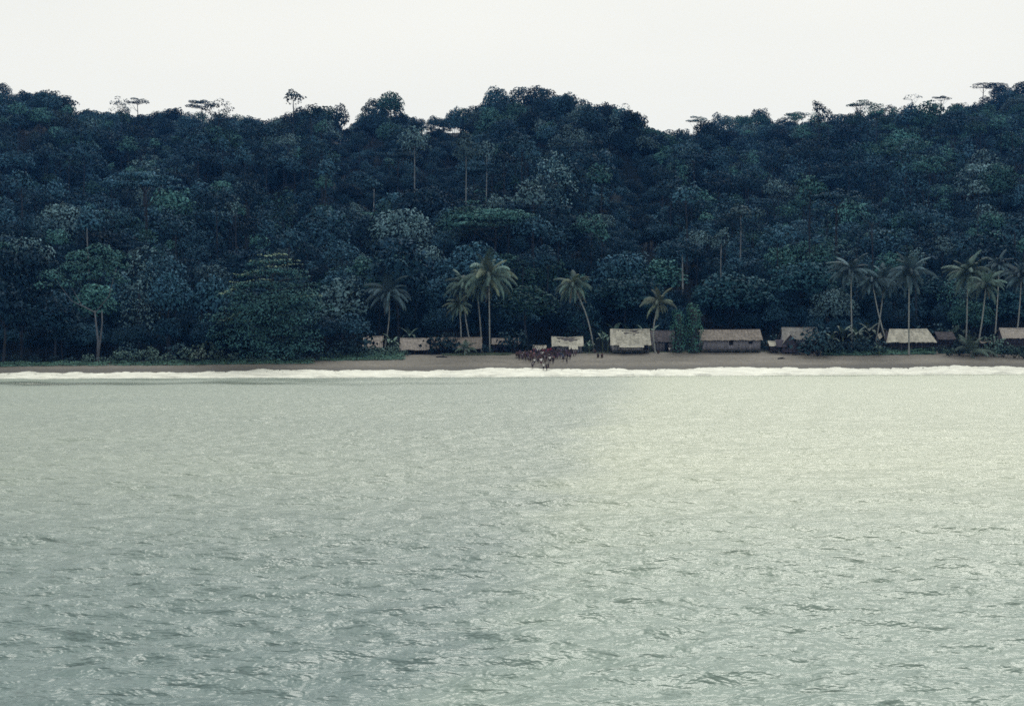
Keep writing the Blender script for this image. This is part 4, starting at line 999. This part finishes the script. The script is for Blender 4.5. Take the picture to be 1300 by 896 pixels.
def hut(px0, px1, yr, ye, yw, D, roof, wall, lab, stilts=0.0, depth=5.0, over=.5, openings=(), hipl=0, hipr=0, eave_l=0, eave_r=0, name='thatched_hut', jag=.18, sag=.15, planks=False, front=True, extra=None, base=None, back=True):
    """px0..px1 roof ends, yr ridge row, ye eave row, yw wall bottom row (photograph pixels)"""
    a = P(px0, ye, D); b = P(px1, ye, D); cx = (a.x + b.x) / 2; hw = (b.x - a.x) / 2
    zr = P((px0 + px1) / 2, yr, D + depth / 2).z; ze = (a.z + b.z) / 2; zw = P((px0 + px1) / 2, yw, D).z
    g = gz(cx, D + 1); zfl = max(zw, g - .1) if stilts == 0 else zw
    o = thing(name, lab, 'hut', (cx, D, g), 0, 'thatched village huts')
    Z = lambda z: z - g
    d = depth; rm = TH[roof]; wm = WL[wall]
    mb = MB(); n = max(4, int((zr - ze) / .38))
    courses(mb, -hw, hw, -over, Z(ze), d / 2, Z(zr), n, jag=jag, sag=sag, xin0=hipl, xin1=hipr)
    if back: courses(mb, -hw, hw, d + over, Z(ze), d / 2, Z(zr), n, jag=jag, sag=sag, xin0=hipl, xin1=hipr)
    part('roof', mb.mesh('roof', rm), o)
    # inner lining of the roof, gives it thickness
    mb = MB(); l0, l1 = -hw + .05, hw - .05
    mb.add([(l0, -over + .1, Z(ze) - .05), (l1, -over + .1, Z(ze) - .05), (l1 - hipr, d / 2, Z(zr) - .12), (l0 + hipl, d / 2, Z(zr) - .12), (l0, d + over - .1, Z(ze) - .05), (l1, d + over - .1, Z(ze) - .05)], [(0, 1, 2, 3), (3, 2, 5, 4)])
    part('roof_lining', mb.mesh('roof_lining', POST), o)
    mb = MB(); mb.tube([(-hw + hipl, d / 2, Z(zr) + .02), (0, d / 2, Z(zr) + .02 - sag * .8), (hw - hipr, d / 2, Z(zr) + .02)], [.11, .13, .11], 6); part('ridge_cap', mb.mesh('ridge_cap', rm), o)
    w0, w1 = -hw + .45 + hipl * .35, hw - .45 - hipr * .35
    if hipl or hipr:
        pass
    z0, z1 = Z(zfl), Z(ze) + (zr - ze) * (over / (d / 2 + over)) * 0.9
    # front wall: boards with gaps left for openings (fractions of the length, fractions of the height)
    mb = MB(); nb = max(4, int((w1 - w0) / (.28 if planks else .6)))
    for k in range(nb if front else 0):
        xa = w0 + (w1 - w0) * k / nb; xb = w0 + (w1 - w0) * (k + 1) / nb; u = (k + .5) / nb; off = rnd.uniform(-.025, .025)
        cut = [(o_[2], o_[3]) for o_ in openings if o_[0] <= u <= o_[1]]
        spans = [(0, 1)]
        if cut: spans = [(0, cut[0][0]), (cut[0][1], 1)]
        for (sa, sb_) in spans:
            if sb_ - sa > .02: mb.box(xa + .012, xb - .012, off, off + .06, z0 + (z1 - z0) * sa, z0 + (z1 - z0) * sb_, .008)
    if front: part('front_wall', mb.mesh('front_wall', wm), o)
    mb = MB(); mb.box(w0, w1, d - .06, d, z0, z1); part('back_wall', mb.mesh('back_wall', wm), o)
    for xs_ in (w0, w1 - .06):
        mb = MB(); mb.box(xs_, xs_ + .06, .07, d - .07, z0, z1); zz = Z(zr) - .25
        xm = xs_ + .03
        mb.add([(xm - .03, .1, z1), (xm - .03, d - .1, z1), (xm - .03, d / 2, zz), (xm + .03, .1, z1), (xm + .03, d - .1, z1), (xm + .03, d / 2, zz)], [(0, 3, 5, 2), (1, 2, 5, 4)], [(0, 2, 1), (3, 4, 5)])
        part('side_wall', mb.mesh('side_wall', wm), o)
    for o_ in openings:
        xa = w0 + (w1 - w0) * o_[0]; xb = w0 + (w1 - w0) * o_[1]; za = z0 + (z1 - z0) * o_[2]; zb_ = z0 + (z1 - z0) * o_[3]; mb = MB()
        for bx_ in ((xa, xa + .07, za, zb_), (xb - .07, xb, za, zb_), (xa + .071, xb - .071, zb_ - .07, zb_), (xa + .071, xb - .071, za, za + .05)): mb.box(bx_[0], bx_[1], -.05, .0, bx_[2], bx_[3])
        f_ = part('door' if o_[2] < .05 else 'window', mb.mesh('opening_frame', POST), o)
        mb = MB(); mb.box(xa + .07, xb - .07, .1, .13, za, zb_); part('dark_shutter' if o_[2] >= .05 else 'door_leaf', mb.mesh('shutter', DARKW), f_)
    mb = MB(); mb.box(w0 - .1, w1 + .1, -.15, d + .1, z0 - .14, z0 - .01); part('floor', mb.mesh('floor', POST), o)
    npst = max(3, int((w1 - w0) / 1.6)); bp = Z(ze) - .1 if over > .8 else z0 - .14
    for k in range(npst):
        x = w0 + .1 + (w1 - w0 - .2) * k / (npst - 1)
        for y in (-.1 if over < .8 else -over + .3, d - .2):
            gl = gz(cx + x, D + y) - g - .15
            mb = MB(); mb.tube([(x, y, gl), (x + rnd.uniform(-.04, .04), y, bp)], [.09, .08], 6); part('post', mb.mesh('post', POST), o)
    if extra: extra(o, dict(w0=w0, w1=w1, z0=z0, z1=z1, hw=hw, d=d, g=g, cx=cx, Z=Z, ze=Z(ze), zr=Z(zr)))
    return o
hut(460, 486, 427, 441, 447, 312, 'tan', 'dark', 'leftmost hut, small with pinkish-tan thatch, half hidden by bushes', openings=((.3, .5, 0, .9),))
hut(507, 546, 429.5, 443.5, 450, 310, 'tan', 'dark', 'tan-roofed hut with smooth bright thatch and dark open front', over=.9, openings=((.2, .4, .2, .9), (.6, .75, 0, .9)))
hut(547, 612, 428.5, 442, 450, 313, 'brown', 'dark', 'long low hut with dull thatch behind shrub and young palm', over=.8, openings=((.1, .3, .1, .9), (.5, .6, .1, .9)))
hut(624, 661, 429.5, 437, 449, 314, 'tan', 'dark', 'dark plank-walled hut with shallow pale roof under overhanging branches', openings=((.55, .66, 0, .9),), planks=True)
def cloths(o, q_):
    pass
hut(676, 694, 438.6, 442.5, 449, 315, 'pale', 'dark', 'tiny open shelter behind the crowd with a narrow pale roof', front=False, depth=2.5, name='open_shelter')
def awning(o, q_):
    mb = MB(); courses(mb, q_['hw'] * .05, q_['hw'] * .62, -1.9, q_['ze'] - .75, -.4, q_['ze'] + .15, 3, jag=.05, sag=.05); part('porch_roof', mb.mesh('porch_roof', TH['pale']), o, label='small pale porch roof over the door')
    for x in (q_['hw'] * .1, q_['hw'] * .57):
        gl = gz(q_['cx'] + x, o.location.y - 1.7) - q_['g'] - .1; mb = MB(); mb.tube([(x, -1.7, gl), (x, -1.7, q_['ze'] - .7)], .06, 6); part('post', mb.mesh('post', POST), o)
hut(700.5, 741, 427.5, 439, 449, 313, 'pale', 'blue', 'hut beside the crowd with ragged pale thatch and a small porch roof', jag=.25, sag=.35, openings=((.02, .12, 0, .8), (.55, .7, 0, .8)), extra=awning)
def veranda(o, q_):
    a = P(788, 438, 311 - 1.2).x - q_['cx']; b = P(815.5, 438, 311 - 1.2).x - q_['cx']; mb = MB(); z0 = q_['z0'] + .05
    n = 14
    for k in range(n): mb.box(a + (b - a) * k / n + .01, a + (b - a) * (k + 1) / n - .01, -1.25 + rnd.uniform(-.01, .01), -1.2, z0, z0 + 1.05, .005)
    part('veranda_screen', mb.mesh('veranda_screen', WL['pale']), o, label='pale screen along the front veranda')
    mb = MB(); mb.box(a - .1, b + .1, -1.3, -.16, z0 - .2, z0 - .08); part('veranda_floor', mb.mesh('veranda_floor', POST), o)
    mb = MB(); courses(mb, a - .3, b + .3, -1.9, q_['ze'] - .55, -.3, q_['ze'] + .25, 3, jag=.06, sag=.1); part('veranda_roof', mb.mesh('veranda_roof', TH['pale']), o)
    for x in (a + .1, (a + b) / 2, b - .1):
        gl = gz(q_['cx'] + x, 311 - 1.3) - q_['g'] - .1; mb = MB(); mb.tube([(x, -1.35, gl), (x, -1.35, q_['ze'] - .4)], .06, 6); part('post', mb.mesh('post', POST), o)
hut(774.5, 826.5, 418, 437.5, 444.5, 311, 'pale', 'pale', 'pale stilt hut, largest and brightest thatch, raised on short posts', stilts=1, depth=6, over=.7, extra=veranda, sag=.25, hipl=.25, openings=((.88, .97, 0, .8),))
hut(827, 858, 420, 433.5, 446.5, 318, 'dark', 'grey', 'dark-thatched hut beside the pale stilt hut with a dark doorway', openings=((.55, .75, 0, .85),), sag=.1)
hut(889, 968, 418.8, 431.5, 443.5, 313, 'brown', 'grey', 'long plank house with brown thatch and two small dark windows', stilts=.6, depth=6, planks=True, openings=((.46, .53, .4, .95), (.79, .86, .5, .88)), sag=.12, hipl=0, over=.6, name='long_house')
hut(976, 990.5, 433, 439, 445, 312, 'pale', 'purple', 'tiny pale-roofed shed between long house and purple gabled hut', depth=2.4, name='small_shed')
def gable_wing(o, q_):
    # gable-fronted wing: dark peak with leaning thatch edges
    cx = P(1003.5, 430, 311).x - q_['cx']; zt = q_['Z'](P(1003.5, 424.5, 311).z); zb_ = q_['Z'](P(1003.5, 436, 311).z); w_ = 1.9; y0 = -2.2
    mb = MB()
    for sgn in (-1, 1):
        mb.add([(cx, y0, zt + .1), (cx + sgn * w_, y0, zb_ - .2), (cx + sgn * w_, 1.6, zb_ - .2), (cx, 1.6, zt + .1), (cx, y0, zt - .05), (cx + sgn * w_, y0, zb_ - .36), (cx + sgn * w_, 1.6, zb_ - .36), (cx, 1.6, zt - .05)],
               [(0, 1, 2, 3), (4, 7, 6, 5), (0, 4, 5, 1), (1, 5, 6, 2), (2, 6, 7, 3)])
    part('wing_roof', mb.mesh('wing_roof', TH['grey']), o, label='steep little gable roof over the purple wing')
    mb = MB(); y1 = y0 + .4; g0 = -.1
    mb.add([(cx - w_ * .85, y1, g0), (cx + w_ * .85, y1, g0), (cx + w_ * .85, y1, zb_ - .15), (cx, y1, zt - .15), (cx - w_ * .85, y1, zb_ - .15), (cx - w_ * .85, 1.5, g0), (cx + w_ * .85, 1.5, g0), (cx + w_ * .85, 1.5, zb_ - .15), (cx - w_ * .85, 1.5, zb_ - .15)],
           [(0, 1, 2, 4), (1, 6, 7, 2), (0, 4, 8, 5)], [(4, 2, 3)])
    part('wing_wall', mb.mesh('wing_wall', WL['purple']), o, label='purplish gable wall')
    cx2 = P(992, 438, 311).x - q_['cx']; mb = MB(); courses(mb, cx2 - 1.1, cx2 + 1.2, -2.4, q_['Z'](P(992, 440, 311).z), -.4, q_['Z'](P(996, 431, 311).z), 4, jag=.04, sag=.05)
    part('lean_to_roof', mb.mesh('lean_to', WL['purple']), o)
hut(993, 1041, 416, 431, 439, 313, 'grey', 'blue', 'purple gabled hut with grey thatch, bluish wall and open stilts', stilts=1, depth=5.5, extra=gable_wing, hipl=.4, sag=.12, openings=((.3, .36, .2, .8),))
hut(1115, 1120, 423.5, 430, 436, 321, 'pale', 'pale', 'tiny white shed half hidden between bushes and slant-roofed hut', depth=2, name='small_shed')
hut(1124, 1187.5, 418, 434, 440, 314, 'pale', 'dark', 'slant-roofed hut with wide thatch cut at an angle, palm in front', depth=6, hipl=1.7, hipr=.9, over=.9, openings=((.5, .6, 0, .8),))
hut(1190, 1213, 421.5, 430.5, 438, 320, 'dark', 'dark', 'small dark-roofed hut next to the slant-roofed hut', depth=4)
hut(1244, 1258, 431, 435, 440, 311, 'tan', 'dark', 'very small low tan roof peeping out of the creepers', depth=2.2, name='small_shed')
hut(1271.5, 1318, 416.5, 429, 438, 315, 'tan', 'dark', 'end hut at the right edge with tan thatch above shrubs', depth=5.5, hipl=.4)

# ------------------------------------------------------------------ driftwood
def drift(px, py, Lg, lab, D=300):
    x = P(px, py, D).x; mb = MB(); z = gz(x, D); mb.tube([(x - Lg / 2, D, gz(x - Lg / 2, D) + .1), (x, D + .3, z + .18), (x + Lg / 2, D + .1, gz(x + Lg / 2, D) + .12)], [.14, .16, .07], 7)
    mb.tube([(x, D + .3, z + .15), (x + .5, D - .2, z + .5)], [.07, .03], 5)
    solo('driftwood_log', mb.mesh('driftwood_log', BARKD), lab, 'driftwood', 'driftwood on the sand')
drift(561, 457, 2.4, 'dark driftwood log on the sand below the tan huts', 302); drift(992, 458, 1.5, 'short driftwood log on the sand below the long house', 304); drift(1014, 450, 2.6, 'low dark log lying below the purple gabled hut', 309)

# ------------------------------------------------------------------ people
def skin_mesh(name, J, E, rad, m):
    me = bpy.data.meshes.new(name + '_sk'); me.from_pydata(J, E, []); ob = bpy.data.objects.new(name + '_sk', me); C.objects.link(ob)
    ob.modifiers.new('s', 'SKIN'); lay = me.skin_vertices[0].data if me.skin_vertices else None
    if lay is None: me.update(); lay = me.skin_vertices[0].data
    for k, r_ in enumerate(rad): lay[k].radius = (r_, r_)
    lay[0].use_root = True
    sb_ = ob.modifiers.new('u', 'SUBSURF'); sb_.levels = 1
    dg = bpy.context.evaluated_depsgraph_get(); out = bpy.data.meshes.new_from_object(ob.evaluated_get(dg)); out.name = name
    bpy.data.objects.remove(ob); out.materials.clear(); out.materials.append(m)
    for pl in out.polygons: pl.use_smooth = True
    return out
SKIN = mat('brown_skin', (0.055, 0.036, 0.034), .6, .3, (4, .12))
HAIR = mat('black_hair', (0.010, 0.010, 0.012), .8, .2)
def body(pose):
    """adult 1.62 m tall; returns body mesh and joints"""
    J = {'pel': (0, 0, .86), 'wai': (0, 0, .98), 'che': (0, 0, 1.2), 'nec': (0, 0, 1.36), 'hd': (0, -.01, 1.45), 'top': (0, 0, 1.55), 'nose': (0, -.09, 1.47)}
    leg = {'stand': ((.0, .0), (0, 0)), 'step': ((-.16, .14), (.18, -.1)), 'sit': None}[pose if pose in ('stand', 'step', 'sit') else 'stand']
    for s, k in ((-1, 0), (1, 1)):
        n = 'l' if s < 0 else 'r'
        if pose == 'sit':
            J['pel'] = (0, 0, .16); J['wai'] = (0, 0, .3); J['che'] = (0, -.05, .52); J['nec'] = (0, -.08, .68); J['hd'] = (0, -.1, .77); J['top'] = (0, -.1, .87); J['nose'] = (0, -.19, .79)
            J[n + 'hip'] = (s * .1, -.02, .15); J[n + 'kn'] = (s * .14, -.32, .42); J[n + 'an'] = (s * .12, -.42, .08); J[n + 'to'] = (s * .12, -.58, .03)
            J[n + 'sh'] = (s * .17, -.06, .62); J[n + 'el'] = (s * .2, -.2, .44); J[n + 'wr'] = (s * .1, -.36, .5)
        else:
            f = leg[k]; J[n + 'hip'] = (s * .095, 0, .8); J[n + 'kn'] = (s * .1, f[0] * .8 - .02, .45); J[n + 'an'] = (s * .1, f[0] + f[1] * .4, .08); J[n + 'to'] = (s * .11, f[0] + f[1] * .4 - .16, .03)
            J[n + 'sh'] = (s * .19, 0, 1.3)
            if pose == 'step': J[n + 'el'] = (s * .24, -.06 * s, 1.05); J[n + 'wr'] = (s * .24, -.18 * s - .05, .84)
            elif pose == 'stand': J[n + 'el'] = (s * .25, .02, 1.04); J[n + 'wr'] = (s * .26, -.05, .82)
        w_ = Vector(J[n + 'wr']); d_ = (w_ - Vector(J[n + 'el'])).normalized()
        J[n + 'ha'] = tuple(w_ + d_ * .07)
        for q_ in range(4):
            J[f'{n}f{q_}'] = tuple(w_ + d_ * (.15 - .01 * abs(q_ - 1)) + Vector((0, (q_ - 1.5) * .022, 0)))
        J[n + 'th'] = tuple(w_ + d_ * .09 + Vector((-s * .01, -.045, 0)))
    R_ = {'pel': .13, 'wai': .11, 'che': .145, 'nec': .055, 'hd': .085, 'top': .075, 'nose': .02}
    E_ = [('pel', 'wai'), ('wai', 'che'), ('che', 'nec'), ('nec', 'hd'), ('hd', 'top'), ('hd', 'nose')]
    for n in 'lr':
        R_.update({n + 'hip': .095, n + 'kn': .058, n + 'an': .038, n + 'to': .03, n + 'sh': .058, n + 'el': .04, n + 'wr': .027, n + 'ha': .034, n + 'th': .010})
        E_ += [('pel', n + 'hip'), (n + 'hip', n + 'kn'), (n + 'kn', n + 'an'), (n + 'an', n + 'to'), ('che', n + 'sh'), (n + 'sh', n + 'el'), (n + 'el', n + 'wr'), (n + 'wr', n + 'ha'), (n + 'ha', n + 'th')]
        for q_ in range(4): R_[f'{n}f{q_}'] = .009; E_.append((n + 'ha', f'{n}f{q_}'))
    keys = list(J); ix = {k: i_ for i_, k in enumerate(keys)}
    me = skin_mesh('body_' + pose, [J[k] for k in keys], [(ix[a], ix[b]) for a, b in E_], [R_[k] for k in keys], SKIN)
    # clothes follow the joints
    sh = MB(); pv, wa, ch, ne = (np.array(J[k]) for k in ('pel', 'wai', 'che', 'nec'))
    sh.tube([pv + (0, 0, .02), wa, ch, ch * .35 + ne * .65, ne + (0, 0, -.02)], [.165, .15, .185, .15, .07], 10)
    for n in 'lr': a_, b_ = np.array(J[n + 'sh']), np.array(J[n + 'el']); sh.tube([ch * .4 + a_ * .6, a_, a_ * .35 + b_ * .65], [.085, .085, .07], 8, False)
    shirt = sh.mesh('shirt_' + pose, None, True)
    lo = MB()
    for n in 'lr': a_, b_ = np.array(J[n + 'hip']), np.array(J[n + 'kn']); lo.tube([pv, a_, a_ * .25 + b_ * .75], [.14, .12, .10], 8, False)
    shorts = lo.mesh('shorts_' + pose, None, True)
    sk = MB()
    if pose == 'sit': sk.tube([pv + (0, 0, .08), pv + (0, -.1, 0.03), (0, -.3, .3)], [.16, .19, .17], 10, False)
    else: sk.tube([pv + (0, 0, .1), pv + (0, 0, -.05), (0, -.01, .42)], [.145, .18, .22], 10, False)
    skirt = sk.mesh('wrap_' + pose, None, True)
    ha = MB(); t_ = np.array(J['top']); h_ = np.array(J['hd']); c_ = t_ * .55 + h_ * .45 + (0, .015, .01); ha.ell(c_, (.098, .108, .105), 10, 7); hair = ha.mesh('hair_' + pose, HAIR, True)
    return dict(body=me, shirt=shirt, shorts=shorts, skirt=skirt, hair=hair)
BOD = {p_: body(p_) for p_ in ('stand', 'step', 'sit')}
CL = {n: mat(n + '_cloth', c, .85, .2, (3, .1)) for n, c in {'white': (.62, .62, .62), 'red': (.20, .025, .045), 'dark': (.030, .022, .028), 'brown': (.085, .045, .045), 'purple': (.08, .05, .09), 'blue': (.05, .07, .12), 'grey': (.16, .15, .17), 'pink': (.30, .16, .19)}.items()}
def person(px, py, pose, top, low, lab, s=1.0, lowkind=None, rz=None, carry=None):
    # the distance at which the sand shows at this row
    D = 285
    for q_ in np.arange(shore((px - 650) * 285 / F) - 1.0, 318, .25):
        x = (px - 650) * q_ / F
        if to_px(x, q_, max(gz(x, q_), -0.25))[1] <= py: D = q_; break
    else: D = 312
    x = (px - 650) * D / F
    o = thing('person', lab, 'person', (x, D, max(gz(x, D), -.25)), rnd.uniform(-2.8, 2.8) if rz is None else rz, 'people on the beach'); o.scale = (s, s, s)
    b = BOD[pose]; part('body', b['body'], o); part('hair', b['hair'], o)
    if top:
        if top not in b.setdefault('c', {}): me = b['shirt'].copy(); me.materials.clear(); me.materials.append(CL[top]); b['c'][top] = me
        part('shirt', b['c'][top], o)
    kd = lowkind or rnd.choice(['shorts', 'skirt']); k2 = (kd, low)
    if k2 not in b.setdefault('d', {}): me = b[kd].copy(); me.materials.clear(); me.materials.append(CL[low]); b['d'][k2] = me
    part('shorts' if kd == 'shorts' else 'wrap_skirt', b['d'][k2], o)
    return o
PE = [(676, 468.5, 'stand', 'grey', 'dark'), (690, 470, 'step', 'white', 'dark'), (693.5, 471, 'stand', 'dark', 'dark'), (696, 470, 'step', 'dark', 'brown'), (687, 464, 'stand', 'white', 'brown'), (698, 461, 'step', 'white', 'dark'),
      (678.5, 463, 'stand', 'white', 'dark'), (664, 454, 'stand', 'white', 'brown'), (683, 461, 'stand', 'brown', 'dark'), (692, 463, 'stand', 'brown', 'dark'), (673, 460, 'step', None, 'dark'), (702, 462, 'stand', 'dark', 'dark')]
cols = ['dark'] * 6 + ['brown'] * 4 + ['purple'] * 3 + ['grey', 'grey', 'blue', None, None, 'pink', 'white']
def crowdrow(a, b, py, n, tops=None):
    for k in range(n):
        PE.append((a + (b - a) * (k + .5) / n + rnd.uniform(-.7, .7), py + rnd.uniform(-.9, .9), rnd.choice(['stand', 'stand', 'step']), rnd.choice(tops or cols), rnd.choice(['dark', 'dark', 'brown', 'purple', 'grey'])))
crowdrow(656, 676, 453.5, 7); crowdrow(676, 700, 450.5, 9, ['red', 'red', 'pink', 'dark', 'brown', 'purple', 'white']); crowdrow(658, 680, 456.5, 6); crowdrow(680, 706, 455.5, 10); crowdrow(682, 704, 459, 8)
crowdrow(700, 726, 451.5, 10, ['dark', 'purple', 'dark', 'blue', 'brown']); crowdrow(704, 724, 456, 7, ['dark', 'dark', 'purple', 'blue']); crowdrow(726, 733, 452, 2)
crowdrow(654, 672, 455.5, 6, ['brown', 'dark', 'purple']); crowdrow(666, 694, 457.8, 9, ['brown', 'dark', 'pink', 'purple', 'brown']); crowdrow(684, 712, 453.4, 10, ['brown', 'dark', 'purple', 'dark'])
PE += [(715, 459, 'stand', 'blue', 'dark'), (719.5, 461.5, 'step', 'dark', 'dark'), (724, 456, 'stand', 'purple', 'dark')]
CW = {'white': 'white shirt', 'red': 'red top', 'dark': 'dark shirt', 'brown': 'brown shirt', 'purple': 'purplish top', 'blue': 'dark blue shirt', 'grey': 'grey shirt', 'pink': 'pink top', None: 'no shirt'}
PREG = []
for (px, py, pose, top, low) in PE:
    sc_ = rnd.uniform(.84, 1.08); o = person(px, py, pose, top, low, '', sc_)
    where = 'nearest the water' if py > 466 else 'low in the crowd' if py > 457.5 else 'mid-crowd' if py > 454.4 else 'at the crowd back'
    wh_ = 'at the water\'s edge in front of the crowd' if py > 466 else 'in the lower front of the crowd' if py > 457.5 else ('in the crowd\'s seaward middle' if py > 454.4 else 'at the back of the crowd')
    col_ = 'left end' if px < 670 else 'left half' if px < 684 else 'centre' if px < 698 else 'right half' if px < 712 else 'right end'
    lw = [c for c in o.children if c.name.startswith('shorts')]; lw = 'shorts' if lw else 'wrap skirt'
    PREG.append((o, f"{'walking' if pose == 'step' else 'standing'} person, {CW[top]}, {low} {lw}, {where}, {col_}", px, py))
person(759, 454, 'sit', 'dark', 'dark', 'first of two dark seated figures on the sand near the stilt hut', 1.15, 'shorts', 0.2)
person(764.5, 454, 'sit', 'brown', 'dark', 'second seated figure on the sand, the one nearer the stilt hut', 1.15, 'shorts', -0.3)
person(755, 448.5, 'sit', 'brown', 'brown', 'brown figure seated at the foot of the leaning palm', 1.0, 'shorts', .4)
person(835, 449, 'sit', 'dark', 'dark', 'dark figure seated at the foot of the short curved palm', 1.0, 'shorts', .9)
person(850, 447.5, 'stand', 'white', 'grey', 'person in white shirt standing by the dark-thatched hut', .75, 'shorts', 0)
person(1031, 448.5, 'sit', 'dark', 'brown', 'dark figure seated on the sand below the purple gabled hut', 1.1, 'shorts', -.2)
person(776.5, 447.5, 'stand', 'pink', 'grey', 'person in pink top by the near corner of the stilt hut', .8, 'skirt', .5)

# ------------------------------------------------------------------ labels: what tells look-alikes apart
ORD = ['first', 'second', 'third', 'fourth', 'fifth', 'sixth', 'seventh', 'eighth', 'ninth', 'tenth']
NUM = ['one', 'two', 'three', 'four', 'five', 'six', 'seven', 'eight', 'nine', 'ten']
def settle(reg):
    by = {}
    for r_ in reg: by.setdefault(r_[1], []).append(r_)
    for lab, rs in by.items():
        if len(rs) == 1: rs[0][0]['label'] = lab; continue
        sx = max(r_[2] for r_ in rs) - min(r_[2] for r_ in rs); sy = max(r_[3] for r_ in rs) - min(r_[3] for r_ in rs)
        hz = sx >= sy; rs.sort(key=lambda r_: r_[2] if hz else r_[3]); n = len(rs)
        for k, r_ in enumerate(rs):
            if n == 2: wd = ('leftmost', 'rightmost')[k] if hz else ('upper', 'lower')[k]
            else: wd = ('leftmost' if k == 0 else 'rightmost' if k == n - 1 else ORD[k] + ' from left') if hz else ('topmost' if k == 0 else 'lowest' if k == n - 1 else ORD[k] + ' from top')
            r_[0]['label'] = f"{lab}, {wd}" if len((lab + wd).split()) <= 16 else f"{wd} {lab}"
settle(REG); settle(PREG)

# ------------------------------------------------------------------ air
hm = bpy.data.materials.new('haze'); hm.use_nodes = True; t = hm.node_tree
for n in list(t.nodes):
    if n.type != 'OUTPUT_MATERIAL': t.nodes.remove(n)
pv = t.nodes.new('ShaderNodeVolumePrincipled'); pv.inputs['Color'].default_value = (0.10, 0.36, 1.0, 1); pv.inputs['Density'].default_value = 0.00009
t.links.new(pv.outputs[0], t.nodes['Material Output'].inputs['Volume'])
USE_HAZE = True
if USE_HAZE:
    mb = MB(); mb.box(-4500, 4500, -3500, 5500, -8, 240); solo('haze', mb.mesh('haze', hm), 'thin blue haze over the bay', None, kind='stuff')
